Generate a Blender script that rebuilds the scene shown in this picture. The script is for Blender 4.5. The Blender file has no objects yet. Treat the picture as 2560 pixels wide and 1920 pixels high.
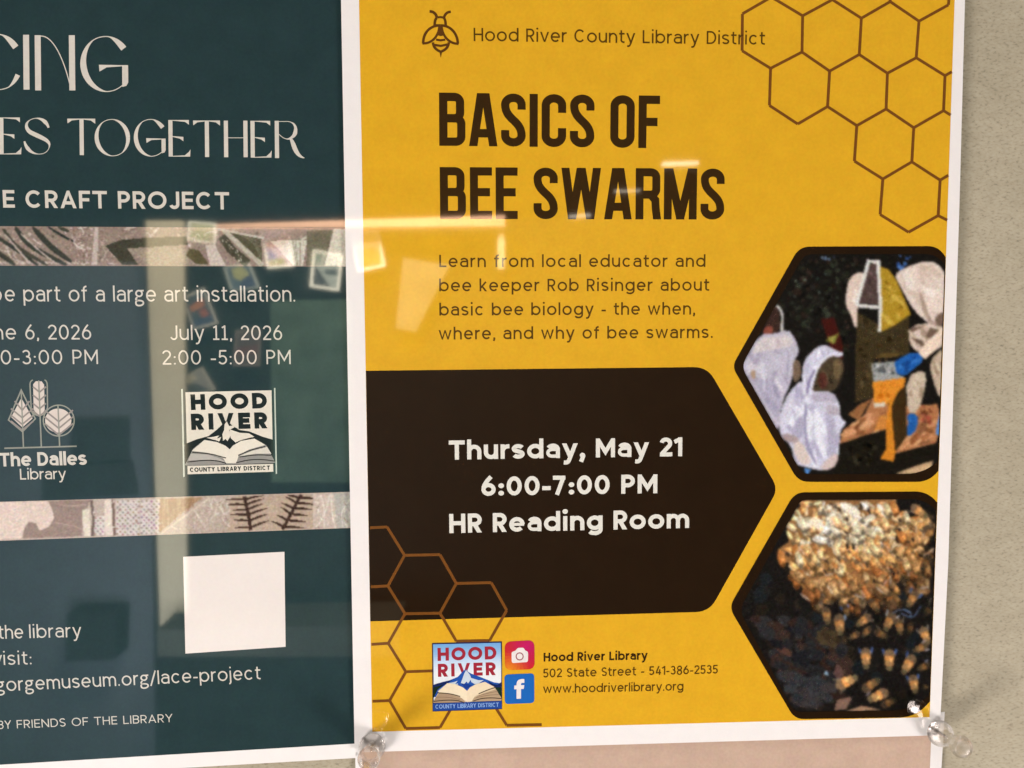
import bpy, bmesh, math, random
import numpy as np
from mathutils import Vector, Matrix
from mathutils.geometry import tessellate_polygon
random.seed(7)
sin, cos, pi, rad = math.sin, math.cos, math.pi, math.radians
SC = bpy.context.scene
COL = SC.collection

# ------------------------------------------------------------------ camera, light, exposure
FPX = 1950.0                       # focal length in pixels of a 2560 px wide frame
DIST = 0.27214                     # metres from the lens to the board
def rot3(a, b, c):
    a, b, c = rad(a), rad(b), rad(c)
    return (Matrix.Rotation(b, 3, 'Y') @ Matrix.Rotation(a, 3, 'X') @ Matrix.Rotation(c, 3, 'Z'))
RV = rot3(-4.13925, 2.65298, 0.27443)   # view axes: x right, y down, z into the board
def w3(v): return Vector((v[0], v[2], -v[1]))
cam_d = bpy.data.cameras.new('camera'); cam = bpy.data.objects.new('camera', cam_d); COL.objects.link(cam)
cam_d.sensor_width = 36.0; cam_d.lens = FPX / 2560 * 36.0
cam_d.clip_start = 0.01; cam_d.clip_end = 60
cx_, cy_, cz_ = w3(RV.col[0]), w3(-RV.col[1]), w3(-RV.col[2])
CAM = Vector((0, -DIST, 0))
cam.matrix_world = Matrix(((cx_.x, cy_.x, cz_.x, CAM.x), (cx_.y, cy_.y, cz_.y, CAM.y), (cx_.z, cy_.z, cz_.z, CAM.z), (0, 0, 0, 1)))
SC.camera = cam

wd = bpy.data.worlds.new('World'); SC.world = wd; wd.use_nodes = True
bg = wd.node_tree.nodes['Background']; bg.inputs['Color'].default_value = (1.0, 0.86, 0.74, 1); bg.inputs['Strength'].default_value = 0.02

def area(name, loc, target, size, power, color, size_y=None):
    d = bpy.data.lights.new(name, 'AREA'); d.energy = power; d.color = color; d.size = size
    if size_y: d.shape = 'RECTANGLE'; d.size_y = size_y
    o = bpy.data.objects.new(name, d); COL.objects.link(o); o.location = loc
    o.rotation_euler = (Vector(target) - Vector(loc)).to_track_quat('-Z', 'Y').to_euler()
    return o
LC = (1.0, 0.87, 0.82)
area('key_lamp', (-1.0, -0.75, -0.85), (0.0, 0, -0.08), 0.45, 24.5, LC)
area('side_lamp', (1.05, -0.80, -0.80), (0.05, 0, -0.10), 0.45, 20.0, LC)
area('top_lamp', (-0.35, -0.85, 1.25), (-0.02, 0, 0.0), 0.6, 8.4, (1.0, 0.89, 0.83))
area('room_wall_fill', (-0.3, -1.2, 0.95), (-0.35, -2.3, -0.12), 0.5, 330.0, (1.0, 0.88, 0.70))  # unseen light added to brighten the mirrored wall and pillar
area('low_wall_fill', (-0.9, -1.3, -0.95), (-0.85, -2.3, -0.45), 0.4, 80.0, (0.92, 0.95, 1.0))  # unseen fill added to lift the lower left of the mirrored wall

SC.view_settings.view_transform = 'Standard'; SC.view_settings.look = 'None'
SC.view_settings.exposure = 0.0; SC.view_settings.gamma = 1.0; SC.view_settings.use_curve_mapping = False
SC.cycles.use_denoising = True
SC.cycles.max_bounces = 10; SC.cycles.transmission_bounces = 10; SC.cycles.transparent_max_bounces = 12
SC.cycles.caustics_refractive = False; SC.cycles.caustics_reflective = False
SC.render.filter_size = 2.2

# ------------------------------------------------------------------ measuring
def ray(px, py):
    v = RV @ Vector(((px - 1280) / FPX, (py - 960) / FPX, 1.0)); return w3(v)
def at(px, py, y=0.0):
    """A point read off the photograph (2560 px wide), on the vertical sheet at depth y."""
    d = ray(px, py); t = (y - CAM.y) / d.y; return CAM + d * t
ROOM = 2.2
def mirror_at(px, py, far=ROOM):
    """Where the thing stands that is seen mirrored in the added gloss of the sheets, on the opposite wall."""
    d = ray(px, py); t = (DIST + far) / d.y
    return Vector((d.x * t, -far, d.z * t))
def crop(ox, oy, s): return lambda x, y: (ox + x / s, oy + y / s)

# ------------------------------------------------------------------ colours and materials
def s2l(c):
    c /= 255.0
    return c / 12.92 if c <= 0.04045 else ((c + 0.055) / 1.055) ** 2.4
def lin(c): return tuple(s2l(v) for v in c)
LIGHT = (1.14, 1.0, 0.95)
def alb(c):                     # ink albedo whose lit print shows the tone c
    return tuple(min(0.9, v / l) for v, l in zip(lin(c), LIGHT))
MATS = {}
def nodes(name):
    m = bpy.data.materials.new(name); m.use_nodes = True
    nt = m.node_tree; return m, nt, nt.nodes['Principled BSDF']
def ink(name, c, gloss=True, var=0.05, scale=900.0, attr=False, varscale2=None):
    """Printed ink or paper with an added mirror gloss in place of case glass: fine mottling in the colour, mirror-like top."""
    if name in MATS: return MATS[name]
    m, nt, b = nodes(name)
    N, L = nt.nodes, nt.links
    tc = N.new('ShaderNodeTexCoord')
    n1 = N.new('ShaderNodeTexNoise'); n1.inputs['Scale'].default_value = scale; n1.inputs['Detail'].default_value = 3
    n2 = N.new('ShaderNodeTexNoise'); n2.inputs['Scale'].default_value = scale / 9; n2.inputs['Detail'].default_value = 2
    L.new(tc.outputs['Object'], n1.inputs['Vector']); L.new(tc.outputs['Object'], n2.inputs['Vector'])
    mx = N.new('ShaderNodeMath'); mx.operation = 'ADD'; L.new(n1.outputs['Fac'], mx.inputs[0]); L.new(n2.outputs['Fac'], mx.inputs[1])
    mr = N.new('ShaderNodeMapRange'); L.new(mx.outputs[0], mr.inputs['Value'])
    mr.inputs['From Min'].default_value = 0.6; mr.inputs['From Max'].default_value = 1.4
    mr.inputs['To Min'].default_value = 1 - var * 2; mr.inputs['To Max'].default_value = 1 + var * 2
    vm = N.new('ShaderNodeVectorMath'); vm.operation = 'SCALE'; L.new(mr.outputs[0], vm.inputs['Scale'])
    if attr:
        a = N.new('ShaderNodeVertexColor'); a.layer_name = 'Col'; L.new(a.outputs['Color'], vm.inputs[0])
    else:
        vm.inputs[0].default_value = alb(c)
    # faint colour mottle of the print
    nc = N.new('ShaderNodeTexNoise'); nc.inputs['Scale'].default_value = 420; nc.inputs['Detail'].default_value = 2; L.new(tc.outputs['Object'], nc.inputs['Vector'])
    mc = N.new('ShaderNodeMix'); mc.data_type = 'RGBA'; mc.blend_type = 'SOFT_LIGHT'; mc.inputs['Factor'].default_value = 0.10
    L.new(vm.outputs[0], mc.inputs['A']); L.new(nc.outputs['Color'], mc.inputs['B'])
    L.new(mc.outputs['Result'], b.inputs['Base Color'])
    if gloss:
        b.inputs['Roughness'].default_value = 0.035; b.inputs['IOR'].default_value = 1.8  # gloss added to the ink so it reflects like the missing glass pane
    else:
        b.inputs['Roughness'].default_value = 0.6
    MATS[name] = m; return m
PIC = ink('printed_picture_ink', None, attr=True, var=0.03, scale=1500)

def thing(name, label, cat, loc, group=None):
    o = bpy.data.objects.new(name, None); o.empty_display_size = 0.02; COL.objects.link(o)
    o.location = loc; o['label'] = label; o['category'] = cat
    if group: o['group'] = group
    return o

# ------------------------------------------------------------------ flat printed shapes
def ribbon(pts, w, closed=False):
    """Quads along a centre line; w is a width or one width per point."""
    n = len(pts); ws = w if isinstance(w, (list, tuple)) else [w] * n
    out = []
    for i in range(n):
        p = Vector(pts[i])
        a = Vector(pts[i - 1]) if (i > 0 or closed) else None
        b = Vector(pts[(i + 1) % n]) if (i < n - 1 or closed) else None
        d1 = (p - a).normalized() if a is not None and (p - a).length > 1e-12 else None
        d2 = (b - p).normalized() if b is not None and (b - p).length > 1e-12 else None
        if d1 is None: d1 = d2
        if d2 is None: d2 = d1
        n1, n2 = Vector((-d1.y, d1.x)), Vector((-d2.y, d2.x))
        m = n1 + n2
        if m.length < 1e-6: m = n1.copy()
        m.normalize(); k = 1.0 / max(m.dot(n1), 0.42)
        out.append((p + m * (ws[i] / 2 * k), p - m * (ws[i] / 2 * k)))
    quads = []
    rng = range(n) if closed else range(n - 1)
    for i in rng:
        j = (i + 1) % n
        quads.append([out[i][0], out[j][0], out[j][1], out[i][1]])
    return quads
def arc(cx, cy, rx, ry, a0, a1, n=None):
    n = n or max(6, int(abs(a1 - a0) / 9))
    return [(cx + rx * cos(rad(a0 + (a1 - a0) * i / n)), cy + ry * sin(rad(a0 + (a1 - a0) * i / n))) for i in range(n + 1)]
def bez(p0, p1, p2, p3, n=12):
    r = []
    for i in range(n + 1):
        t = i / n; u = 1 - t
        r.append(tuple(u**3 * a + 3*u*u*t * b + 3*u*t*t * c + t**3 * d for a, b, c, d in zip(p0, p1, p2, p3)))
    return r
def round_poly(pts, r, seg=7):
    n = len(pts); rs = r if isinstance(r, (list, tuple)) else [r] * n; out = []
    for i in range(n):
        p = Vector(pts[i]); a = Vector(pts[i - 1]); b = Vector(pts[(i + 1) % n])
        if rs[i] <= 0: out.append(tuple(p)); continue
        u, v = (a - p).normalized(), (b - p).normalized()
        s, e = p + u * rs[i], p + v * rs[i]
        for k in range(seg + 1):
            t = k / seg; out.append(tuple(s * (1-t)**2 + p * (2*t*(1-t)) + e * t*t))
    return out
def smooth(pts, closed=True, it=2):
    for _ in range(it):
        n = len(pts); q = []
        for i in range(n if closed else n - 1):
            a, b = pts[i], pts[(i + 1) % n]
            q += [(a[0]*.75 + b[0]*.25, a[1]*.75 + b[1]*.25), (a[0]*.25 + b[0]*.75, a[1]*.25 + b[1]*.75)]
        if not closed: q = [pts[0]] + q + [pts[-1]]
        pts = q
    return pts
def inside(p, poly):
    c = False; n = len(poly); j = n - 1
    for i in range(n):
        if (poly[i][1] > p[1]) != (poly[j][1] > p[1]) and p[0] < (poly[j][0]-poly[i][0]) * (p[1]-poly[i][1]) / (poly[j][1]-poly[i][1]) + poly[i][0]: c = not c
        j = i
    return c
def clip_x(poly, edge):
    """Keeps what lies left of the slanted right print edge (edge(y) -> x)."""
    out = []; n = len(poly)
    for i in range(n):
        a, b = poly[i], poly[(i + 1) % n]; fa, fb = edge(a[1]) - a[0], edge(b[1]) - b[0]
        if fa >= 0: out.append(a)
        if (fa >= 0) != (fb >= 0):
            t = fa / (fa - fb); out.append((a[0] + (b[0]-a[0]) * t, a[1] + (b[1]-a[1]) * t))
    return out

def clip_y(poly, lo, hi):
    for sg, lim in ((1, lo), (-1, -hi)):
        out = []; n = len(poly)
        for i in range(n):
            a, b = poly[i], poly[(i + 1) % n]; fa, fb = sg*a[1]-lim, sg*b[1]-lim
            if fa >= 0: out.append(a)
            if (fa >= 0) != (fb >= 0):
                t = fa/(fa-fb); out.append((a[0]+(b[0]-a[0])*t, a[1]+(b[1]-a[1])*t))
        poly = out
        if not poly: break
    return poly

class Sheet:
    """One printed shape or group of shapes: a mesh of flat faces at depth y."""
    def __init__(s, y): s.y = y; s.f = []; s.k = 0
    def step(s, e=1e-6): s.k += 1; return s.y - s.k * e
    def px(s, pts, c=None, y=None):
        y = s.step() if y is None else y
        s.f.append(([at(p[0], p[1], y) for p in pts], c))
    def pxr(s, pts, w, c=None, closed=False):
        y = s.step()
        for q in ribbon(pts, w, closed): s.px(q, c, y)
    def blobs(s, poly, cols, n, size, stretch=1.0, ang=0, jit=18, ck=None):
        xs = [p[0] for p in poly]; ys = [p[1] for p in poly]
        for _ in range(n):
            for _t in range(30):
                p = (random.uniform(min(xs), max(xs)), random.uniform(min(ys), max(ys)))
                if inside(p, poly): break
            else: continue
            c = random.choice(cols); d = random.uniform(-jit, jit); c = tuple(max(2, min(254, v + d)) for v in c)
            r = size * random.uniform(.4, 1.2); a0 = ang + random.uniform(-.5, .5)
            m = random.randint(5, 8); q = []
            for k in range(m):
                t = 2 * pi * k / m; rr = r * random.uniform(.6, 1.2)
                x, yy = rr * cos(t) * stretch, rr * sin(t)
                q.append((p[0] + x*cos(a0) - yy*sin(a0), p[1] + x*sin(a0) + yy*cos(a0)))
            if all(inside(v, ck or poly) for v in q): s.px(q, c)
    def build(s, name, mat, parent=None, label=None):
        org = parent.matrix_basis.translation if parent is not None and parent.parent is None else Vector((0, 0, 0))
        if parent is not None and parent.parent is not None: org = parent.parent.matrix_basis.translation
        me = bpy.data.meshes.new(name); vs, fs, cs = [], [], []
        for pts, c in s.f:
            b = len(vs); vs += [tuple(p - org) for p in pts]
            if len(pts) <= 4: tris = [tuple(range(len(pts)))]
            else: tris = tessellate_polygon([pts])
            for t in tris:
                t = [b + i for i in t]
                p, q, r = (Vector(vs[i]) for i in t[:3])
                if (q - p).cross(r - p).y > 0: t.reverse()
                fs.append(t); cs.append(c)
        me.from_pydata(vs, [], fs)
        if cs and cs[0] is not None:
            at_ = me.color_attributes.new('Col', 'FLOAT_COLOR', 'CORNER')
            for p in me.polygons:
                c = cs[p.index]
                for li in p.loop_indices:
                    cc = c(vs[me.loops[li].vertex_index]) if callable(c) else c
                    at_.data[li].color = (*alb(cc), 1)
        me.materials.append(mat); me.update()
        o = bpy.data.objects.new(name, me); COL.objects.link(o)
        if parent is not None: o.parent = parent
        if label: o['label'] = label
        return o

class Picture(Sheet):
    """A printed photograph: shapes laid down on a fine canvas, softened like the print, carried by the points of a flat mesh."""
    def __init__(s, y, x0, y0, x1, y1, cell=2.5, base=(0, 0, 0)):
        super().__init__(y); s.o = (x0, y0); s.c = cell; s.W = int((x1-x0)/cell)+1; s.H = int((y1-y0)/cell)+1
        s.img = np.zeros((s.H, s.W, 3)) + np.array(base, float)
    def px(s, pts, c=None, y=None):
        P = (np.array(pts, float)[:, :2] - s.o) / s.c
        a = np.maximum(np.floor(P.min(0)).astype(int), 0); b = np.minimum(np.ceil(P.max(0)).astype(int), (s.W-1, s.H-1))
        if (b < a).any(): return
        gx, gy = np.meshgrid(np.arange(a[0], b[0]+1), np.arange(a[1], b[1]+1)); m = np.zeros(gx.shape, bool); n = len(P)
        for i in range(n):
            x1, y1 = P[i]; x0, y0 = P[i-1]
            if y1 == y0: continue
            t = (y1 > gy) != (y0 > gy)
            m ^= t & (gx < (x0-x1)*(gy-y1)/(y0-y1)+x1)
        s.img[a[1]:b[1]+1, a[0]:b[0]+1][m] = c
    def soften(s, sig, grain=5.0):
        r = int(3*sig)+1; k = np.exp(-.5*(np.arange(-r, r+1)/sig)**2); k /= k.sum(); im = s.img
        for ax in (0, 1):
            p = np.pad(im, [(r, r) if i == ax else (0, 0) for i in range(3)], mode='edge')
            im = sum(k[j]*(p[j:j+s.H] if ax == 0 else p[:, j:j+s.W]) for j in range(2*r+1))
        rng = np.random.default_rng(3); g = rng.normal(0, 1, (s.H, s.W, 3))*.5 + rng.normal(0, 1, (s.H, s.W, 1))
        g = (g + np.roll(g, 1, 0) + np.roll(g, 1, 1))/1.7
        s.img = np.clip(im + g*grain*(.4+.6*im/200), 3, 252)
    def sheet(s, name, mat, parent, quad=None, keep=None, label=None, sig=1.0, grain=4.0):
        s.soften(sig, grain); org = parent.matrix_basis.translation if parent.parent is None else parent.parent.matrix_basis.translation
        if quad:
            nu = int(max(abs(quad[1][0]-quad[0][0]), 2)/s.c); nv = int(abs(quad[3][1]-quad[0][1])/s.c)
            U, V = np.meshgrid(np.linspace(0, 1, nu+1), np.linspace(0, 1, nv+1)); q = np.array(quad, float)
            G = ((q[0]*(1-U[..., None])+q[1]*U[..., None])*(1-V[..., None]) + (q[3]*(1-U[..., None])+q[2]*U[..., None])*V[..., None])
        else:
            X_, Y_ = np.meshgrid(np.arange(s.W)*s.c+s.o[0], np.arange(s.H)*s.c+s.o[1]); G = np.stack([X_, Y_], -1)
        h, w = G.shape[:2]; I = np.clip((G-s.o)/s.c, 0, (s.W-1.001, s.H-1.001)); i0 = I.astype(int); f = I-i0
        S_ = lambda dx, dy: s.img[i0[..., 1]+dy, i0[..., 0]+dx]
        fx, fy = f[..., :1], f[..., 1:]; C = S_(0, 0)*(1-fx)*(1-fy)+S_(1, 0)*fx*(1-fy)+S_(0, 1)*(1-fx)*fy+S_(1, 1)*fx*fy
        C = C/255; C = np.where(C <= .04045, C/12.92, ((C+.055)/1.055)**2.4)/np.array(LIGHT)
        vs = [tuple(at(x, yy, s.y)-org) for x, yy in G.reshape(-1, 2)]
        ok = np.ones(h*w, bool) if keep is None else np.array([inside(p, keep) for p in G.reshape(-1, 2)])
        fs = []
        for j in range(h-1):
            for i in range(w-1):
                a = j*w+i
                if ok[a] and ok[a+1] and ok[a+w] and ok[a+w+1]: fs.append((a, a+w, a+w+1, a+1))
        me = bpy.data.meshes.new(name); me.from_pydata(vs, [], fs)
        ca = me.color_attributes.new('Col', 'FLOAT_COLOR', 'POINT'); ca.data.foreach_set('color', np.concatenate([C.reshape(-1, 3), np.ones((h*w, 1))], 1).astype(np.float32).ravel())
        me.materials.append(mat); me.update(); o = bpy.data.objects.new(name, me); COL.objects.link(o); o.parent = parent
        if label: o['label'] = label
        return o

# ------------------------------------------------------------------ lettering: centre-line alphabets
X = 0.765
def geo(ch, w, two_g=False, foot1=False):
    """Round sans-serif: (width, [strokes]) with cap height 1, for a stroke of width w."""
    h = w / 2; asc, dsc = 1.04, -0.27
    E = lambda cx, cy, rx, ry: arc(cx, cy, rx, ry, 0, 360, 36)
    xm = X / 2
    if ch == ' ': return .30, []
    if ch == 'o': W = .72 + w*.3; return W, [E(W/2, xm, W/2-h, xm-h)]
    if ch in 'bdpq':
        W = .70 + w*.4; bowl = E(W/2, xm, W/2-h, xm-h)
        x = h if ch in 'bp' else W-h
        return W, [bowl, [(x, 0), (x, asc)] if ch in 'bd' else [(x, dsc), (x, X)]]
    if ch == 'g':
        if two_g:
            W = .64; return W, [E(.29, X-.24, .27-h, .24-h), [(.40, X-.06), (W, X-h)],
                bez((.16, .28), (.0, .18), (.02, .08), (.2, .07), 8) + bez((.2, .07), (.5, .07), (.60, .02), (.58, -.12), 8)[1:] + bez((.58, -.12), (.52, -.30), (.05, -.32), (h, -.14), 10)[1:] + bez((h, -.14), (.0, -.02), (.1, .04), (.2, .07), 8)[1:]]
        W = .70 + w*.3; ry = xm-h
        return W, [E(W/2, xm, W/2-h, ry), [(W-h, X), (W-h, .02)] + arc(W/2, .02, W/2-h, .29-h, 0, -150)[1:]]
    if ch == 'a':
        W = .58 + w*.5; rx = W/2-h; top = X-h
        bx = W*.44; lo = X*.30; by = X*.30 + h*.1
        return W, [arc(W/2, top-X*.27, rx, X*.27, 155, 0) + [(W-h, 0)],
                   [(W-h, X*.60), (bx, X*.60)] + arc(bx, (X*.60+h)/2, bx-h, (X*.60-h)/2, 90, 270)[1:] + bez((bx, h), (W*.7, h), (W-h, X*.12), (W-h, X*.28), 8)[1:] + ['t%f' % (w*min(1, .13/w)**.45)]]
    if ch == 'e':
        W = .66 + w*.4; k = min(1, .13/w)**.6; return W, [[(h, xm), (W-h*.3, xm), 't%f' % (w*k)], arc(W/2, xm, W/2-h, xm-h, 0, 318)]
    if ch == 'c': W = .66 + w*.3; return W, [arc(W/2+.01, xm, W/2-h, xm-h, 42, 318)]
    if ch == 's':
        W = .50 + w*.6; ry = (X-w)/4; rx = W/2-h
        return W, [arc(W/2, X-h-ry, rx, ry, 25, 180) + bez((h, X-h-ry), (h, X-h-ry*2.15), (W-h, h+ry*2.15), (W-h, h+ry), 10)[1:] + arc(W/2, h+ry, rx, ry, 0, -155)[1:]]
    if ch in 'nh':
        W = .58 + w*.5; r = W/2-h
        return W, [[(h, 0), (h, X if ch == 'n' else asc)], arc(W/2, X-h-r*1.05, r, r*1.05, 180, 0) + [(W-h, 0)]]
    if ch == 'u':
        W = .58 + w*.5; r = W/2-h
        return W, [[(W-h, 0), (W-h, X)], arc(W/2, h+r*1.05, r, r*1.05, 0, -180) + [(h, X)]]
    if ch == 'm':
        W = .92 + w*.8; r = (W-w)/4; c = W/2
        return W, [[(h, 0), (h, X)], arc(h+r, X-h-r*1.1, r, r*1.1, 180, 0) + [(c, 0)], arc(c+r, X-h-r*1.1, r, r*1.1, 180, 0) + [(W-h, 0)]]
    if ch == 'r': W = .30 + w*.6; return W, [[(h, 0), (h, X)], arc(h+.27, X-h-.27, .27, .27, 180, 88)+[(W, X-h)]]
    if ch == 't': W = .36 + w*.5; x = W*.40; return W, [[(x, X+.2), (x, .2)] + arc(x+.2-h*.2, .2, .2-h*.2, .2-h, 180, 270)[1:] + [(W, h)], [(0, X-h), (W, X-h)]]
    if ch == 'f': W = .36 + w*.5; x = W*.42; return W, [[(x, 0), (x, asc-.22)] + arc(x+.22, asc-.22, .22, .22-h, 180, 95)[1:], [(0, X-h), (W*.95, X-h)]]
    if ch in 'ij':
        d = w*.62; st = [(h+.02, 0), (h+.02, X)]
        if ch == 'j': st = [(h+.02, X), (h+.02, -.08)] + arc(h+.02-.15, -.08, .15, .16, 0, -80)[1:]
        return w+.04, [st, [(h+.02-d, X+.24), (h+.02+d, X+.24), 'w%f' % (d*2)]]
    if ch == 'l': return w, [[(h, 0), (h, asc)]]
    if ch == 'k': W = .52 + w*.5; return W, [[(h, 0), (h, asc)], [(W-h*1.1, X), (h*1.5, X*.38)], [(W*.36, X*.52), (W-h*1.1, 0)]]
    if ch == 'v': W = .60 + w*.5; return W, [[(h*.9, X), (W/2, h*.2-.02), (W-h*.9, X)]]
    if ch == 'y': W = .60 + w*.6; return W, [[(h*.9, X), (W/2+.01, h*.6)], [(W-h*.9, X), (W*.44, -.12)] + bez((W*.44, -.12), (W*.38, -.25), (W*.24, -.25), (W*.10, -.235), 6)[1:]]
    if ch == 'w': W = .92 + w*.7; return W, [[(h*.9, X), (W*.28, h*.4), (W/2, X-h*.4), (W*.72, h*.4), (W-h*.9, X)]]
    if ch == 'x': W = .6; return W, [[(h, X), (W-h, 0)], [(W-h, X), (h, 0)]]
    # capitals
    if ch == 'H': W = .66 + w*.5; return W, [[(h, 0), (h, 1)], [(W-h, 0), (W-h, 1)], [(h, .51), (W-h, .51)]]
    if ch in 'RPB':
        W = (.56 if ch != 'P' else .54) + w*.5; m = .44 if ch != 'B' else .53; r = (1-h-m)/2
        st = [[(h, 0), (h, 1)], [(h, 1-h), (W-h-r, 1-h)] + arc(W-h-r, m+r, r, r, 90, -90)[1:] + [(h, m)]]
        if ch == 'R': st.append([(W*.48, m), (W-h*1.1, 0)])
        if ch == 'B': r2 = (m-h)/2; st.append([(h, m), (W-h-r2*.9, m)] + arc(W-h-r2*.9, h+r2, r2*.98, r2, 90, -90)[1:] + [(h, h)])
        return W, st
    if ch == 'L': W = .50 + w*.4; return W, [[(h, 1), (h, 0)], [(h, h), (W, h)]]
    if ch == 'D': W = .68 + w*.5; return W, [[(h, 0), (h, 1)], [(h, 1-h), (W*.42, 1-h)] + arc(W*.42, .5, W*.58-h, .5-h, 90, -90)[1:] + [(h, h)]]
    if ch == 'C': W = .78 + w*.4; return W, [arc(W/2, .5, W/2-h, .5-h, 42, 318)]
    if ch == 'G': W = .82 + w*.4; return W, [arc(W/2, .5, W/2-h, .5-h, 42, 325), [(W-h, .0), (W-h, .48)], [(W*.55, .48), (W-h, .48)]]
    if ch == 'O': W = .88 + w*.4; return W, [E(W/2, .5, W/2-h, .5-h)]
    if ch == 'T': W = .64 + w*.5; return W, [[(0, 1-h), (W, 1-h)], [(W/2, 1-h), (W/2, 0)]]
    if ch == 'M': W = .78 + w*.7; return W, [[(h, 0), (h, 1)], [(W-h, 0), (W-h, 1)], [(h, 1-h*.6), (W/2, .26+h*.3), (W-h, 1-h*.6)]]
    if ch == 'N': W = .68 + w*.5; return W, [[(h, 0), (h, 1)], [(W-h, 0), (W-h, 1)], [(h, 1-h*.5), (W-h, h*.5)]]
    if ch == 'J': W = .46 + w*.4; r = W/2-h; return W, [[(W-h, 1), (W-h, h+r)] + arc(W/2, h+r, r, r, 0, -165)[1:]]
    if ch == 'E': W = .52 + w*.4; return W, [[(h, 0), (h, 1)], [(h, 1-h), (W, 1-h)], [(h, .51), (W*.93, .51)], [(h, h), (W, h)]]
    if ch == 'F': W = .50 + w*.4; return W, [[(h, 0), (h, 1)], [(h, 1-h), (W, 1-h)], [(h, .49), (W*.92, .49)]]
    if ch == 'A': W = .74 + w*.4; return W, [[(h, 0), (W/2, 1-h*.4), (W-h, 0)], [(W*.22, .30), (W*.78, .30)]]
    if ch == 'V': W = .74 + w*.4; return W, [[(h, 1), (W/2, h*.4), (W-h, 1)]]
    if ch == 'Y': W = .68 + w*.4; return W, [[(h*.9, 1), (W/2, .44), (W-h*.9, 1)], [(W/2, .46), (W/2, 0)]]
    if ch == 'I': return w, [[(h, 0), (h, 1)]]
    if ch == 'U': W = .64 + w*.5; r = W/2-h; return W, [[(h, 1), (h, h+r)] + arc(W/2, h+r, r, r, 180, 360)[1:] + [(W-h, 1)]]
    if ch == 'S':
        W = .54 + w*.5; ry = (1-w)/4; rx = W/2-h
        return W, [arc(W/2, 1-h-ry, rx, ry, 28, 180) + bez((h, 1-h-ry), (h, 1-h-ry*2.15), (W-h, h+ry*2.15), (W-h, h+ry), 10)[1:] + arc(W/2, h+ry, rx, ry, 0, -155)[1:]]
    # figures
    if ch == '0': W = .62 + w*.4; return W, [E(W/2, .5, W/2-h, .5-h)]
    if ch == '1':
        if foot1: W = .44; return W, [[(W*.52, 0), (W*.52, 1)], [(.03, .84), (W*.52, 1-h)], [(0, h), (W, h)]]
        W = .26 + w*.6; return W, [[(W-h, 0), (W-h, 1)], [(0, .76), (W-h, 1-h*.9)]]
    if ch == '2':
        W = .54 + w*.4; r = W/2-h
        return W, [arc(W/2, 1-h-r, r, r, 168, -38) + [(h*1.2, h*1.4)], [(h*.3, h), (W, h)]]
    if ch == '3':
        W = .52 + w*.4; r1 = .245-h*.5; r2 = .275-h*.5
        return W, [arc(W*.46, 1-h-r1, W*.46-h, r1, 155, -80), arc(W*.48, h+r2, W*.52-h, r2, 95, -155)]
    if ch == '4': W = .60 + w*.4; return W, [[(W*.62, 1), (h*1.4, .26)], [(h*.6, .25), (W, .25)], [(W*.74, 0), (W*.74, .62)]]
    if ch == '5':
        W = .52 + w*.4; return W, [[(W*.16, 1-h), (W*.94, 1-h)], [(W*.2, 1-h*.6), (W*.13, .5)], arc(W*.46, .32, W*.54-h, .32-h, 142, -150)]
    if ch == '6':
        W = .58 + w*.4; r = W/2-h; ry = .335-h
        return W, [E(W/2, .335, r, ry), bez((W*.68, 1.0), (W*.40, .80), (h*.9, .55), (h, .335), 10)]
    if ch == '7': W = .52 + w*.4; return W, [[(0, 1-h), (W-h*.4, 1-h)], [(W-h*1.1, 1-h*.4), (W*.30, 0)]]
    if ch == '8': W = .56 + w*.4; r = (1-w)*.24; return W, [E(W/2, 1-h-r, W*.46-h, r), E(W/2, h+(.5-h-r/2+ .0)*.52, W/2-h, (1-w)*.26)]
    if ch in '.:':
        d = w*.62; s = [[(0, d), (d*2, d), 'w%f' % (d*2)]]
        if ch == ':': s.append([(0, .52), (d*2, .52), 'w%f' % (d*2)])
        return d*2, s
    if ch == ',': d = w*.62; return d*2, [[(0, d), (d*2, d), 'w%f' % (d*2)], [(d*1.4, d), (d*.5, -d*1.6)]]
    if ch == '-': return .30 + w*.4, [[(0, .36), (.30 + w*.4, .36)]]
    if ch == '/': return .40, [[(0, -.12), (.40, 1.04)]]
    raise KeyError(ch)

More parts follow.
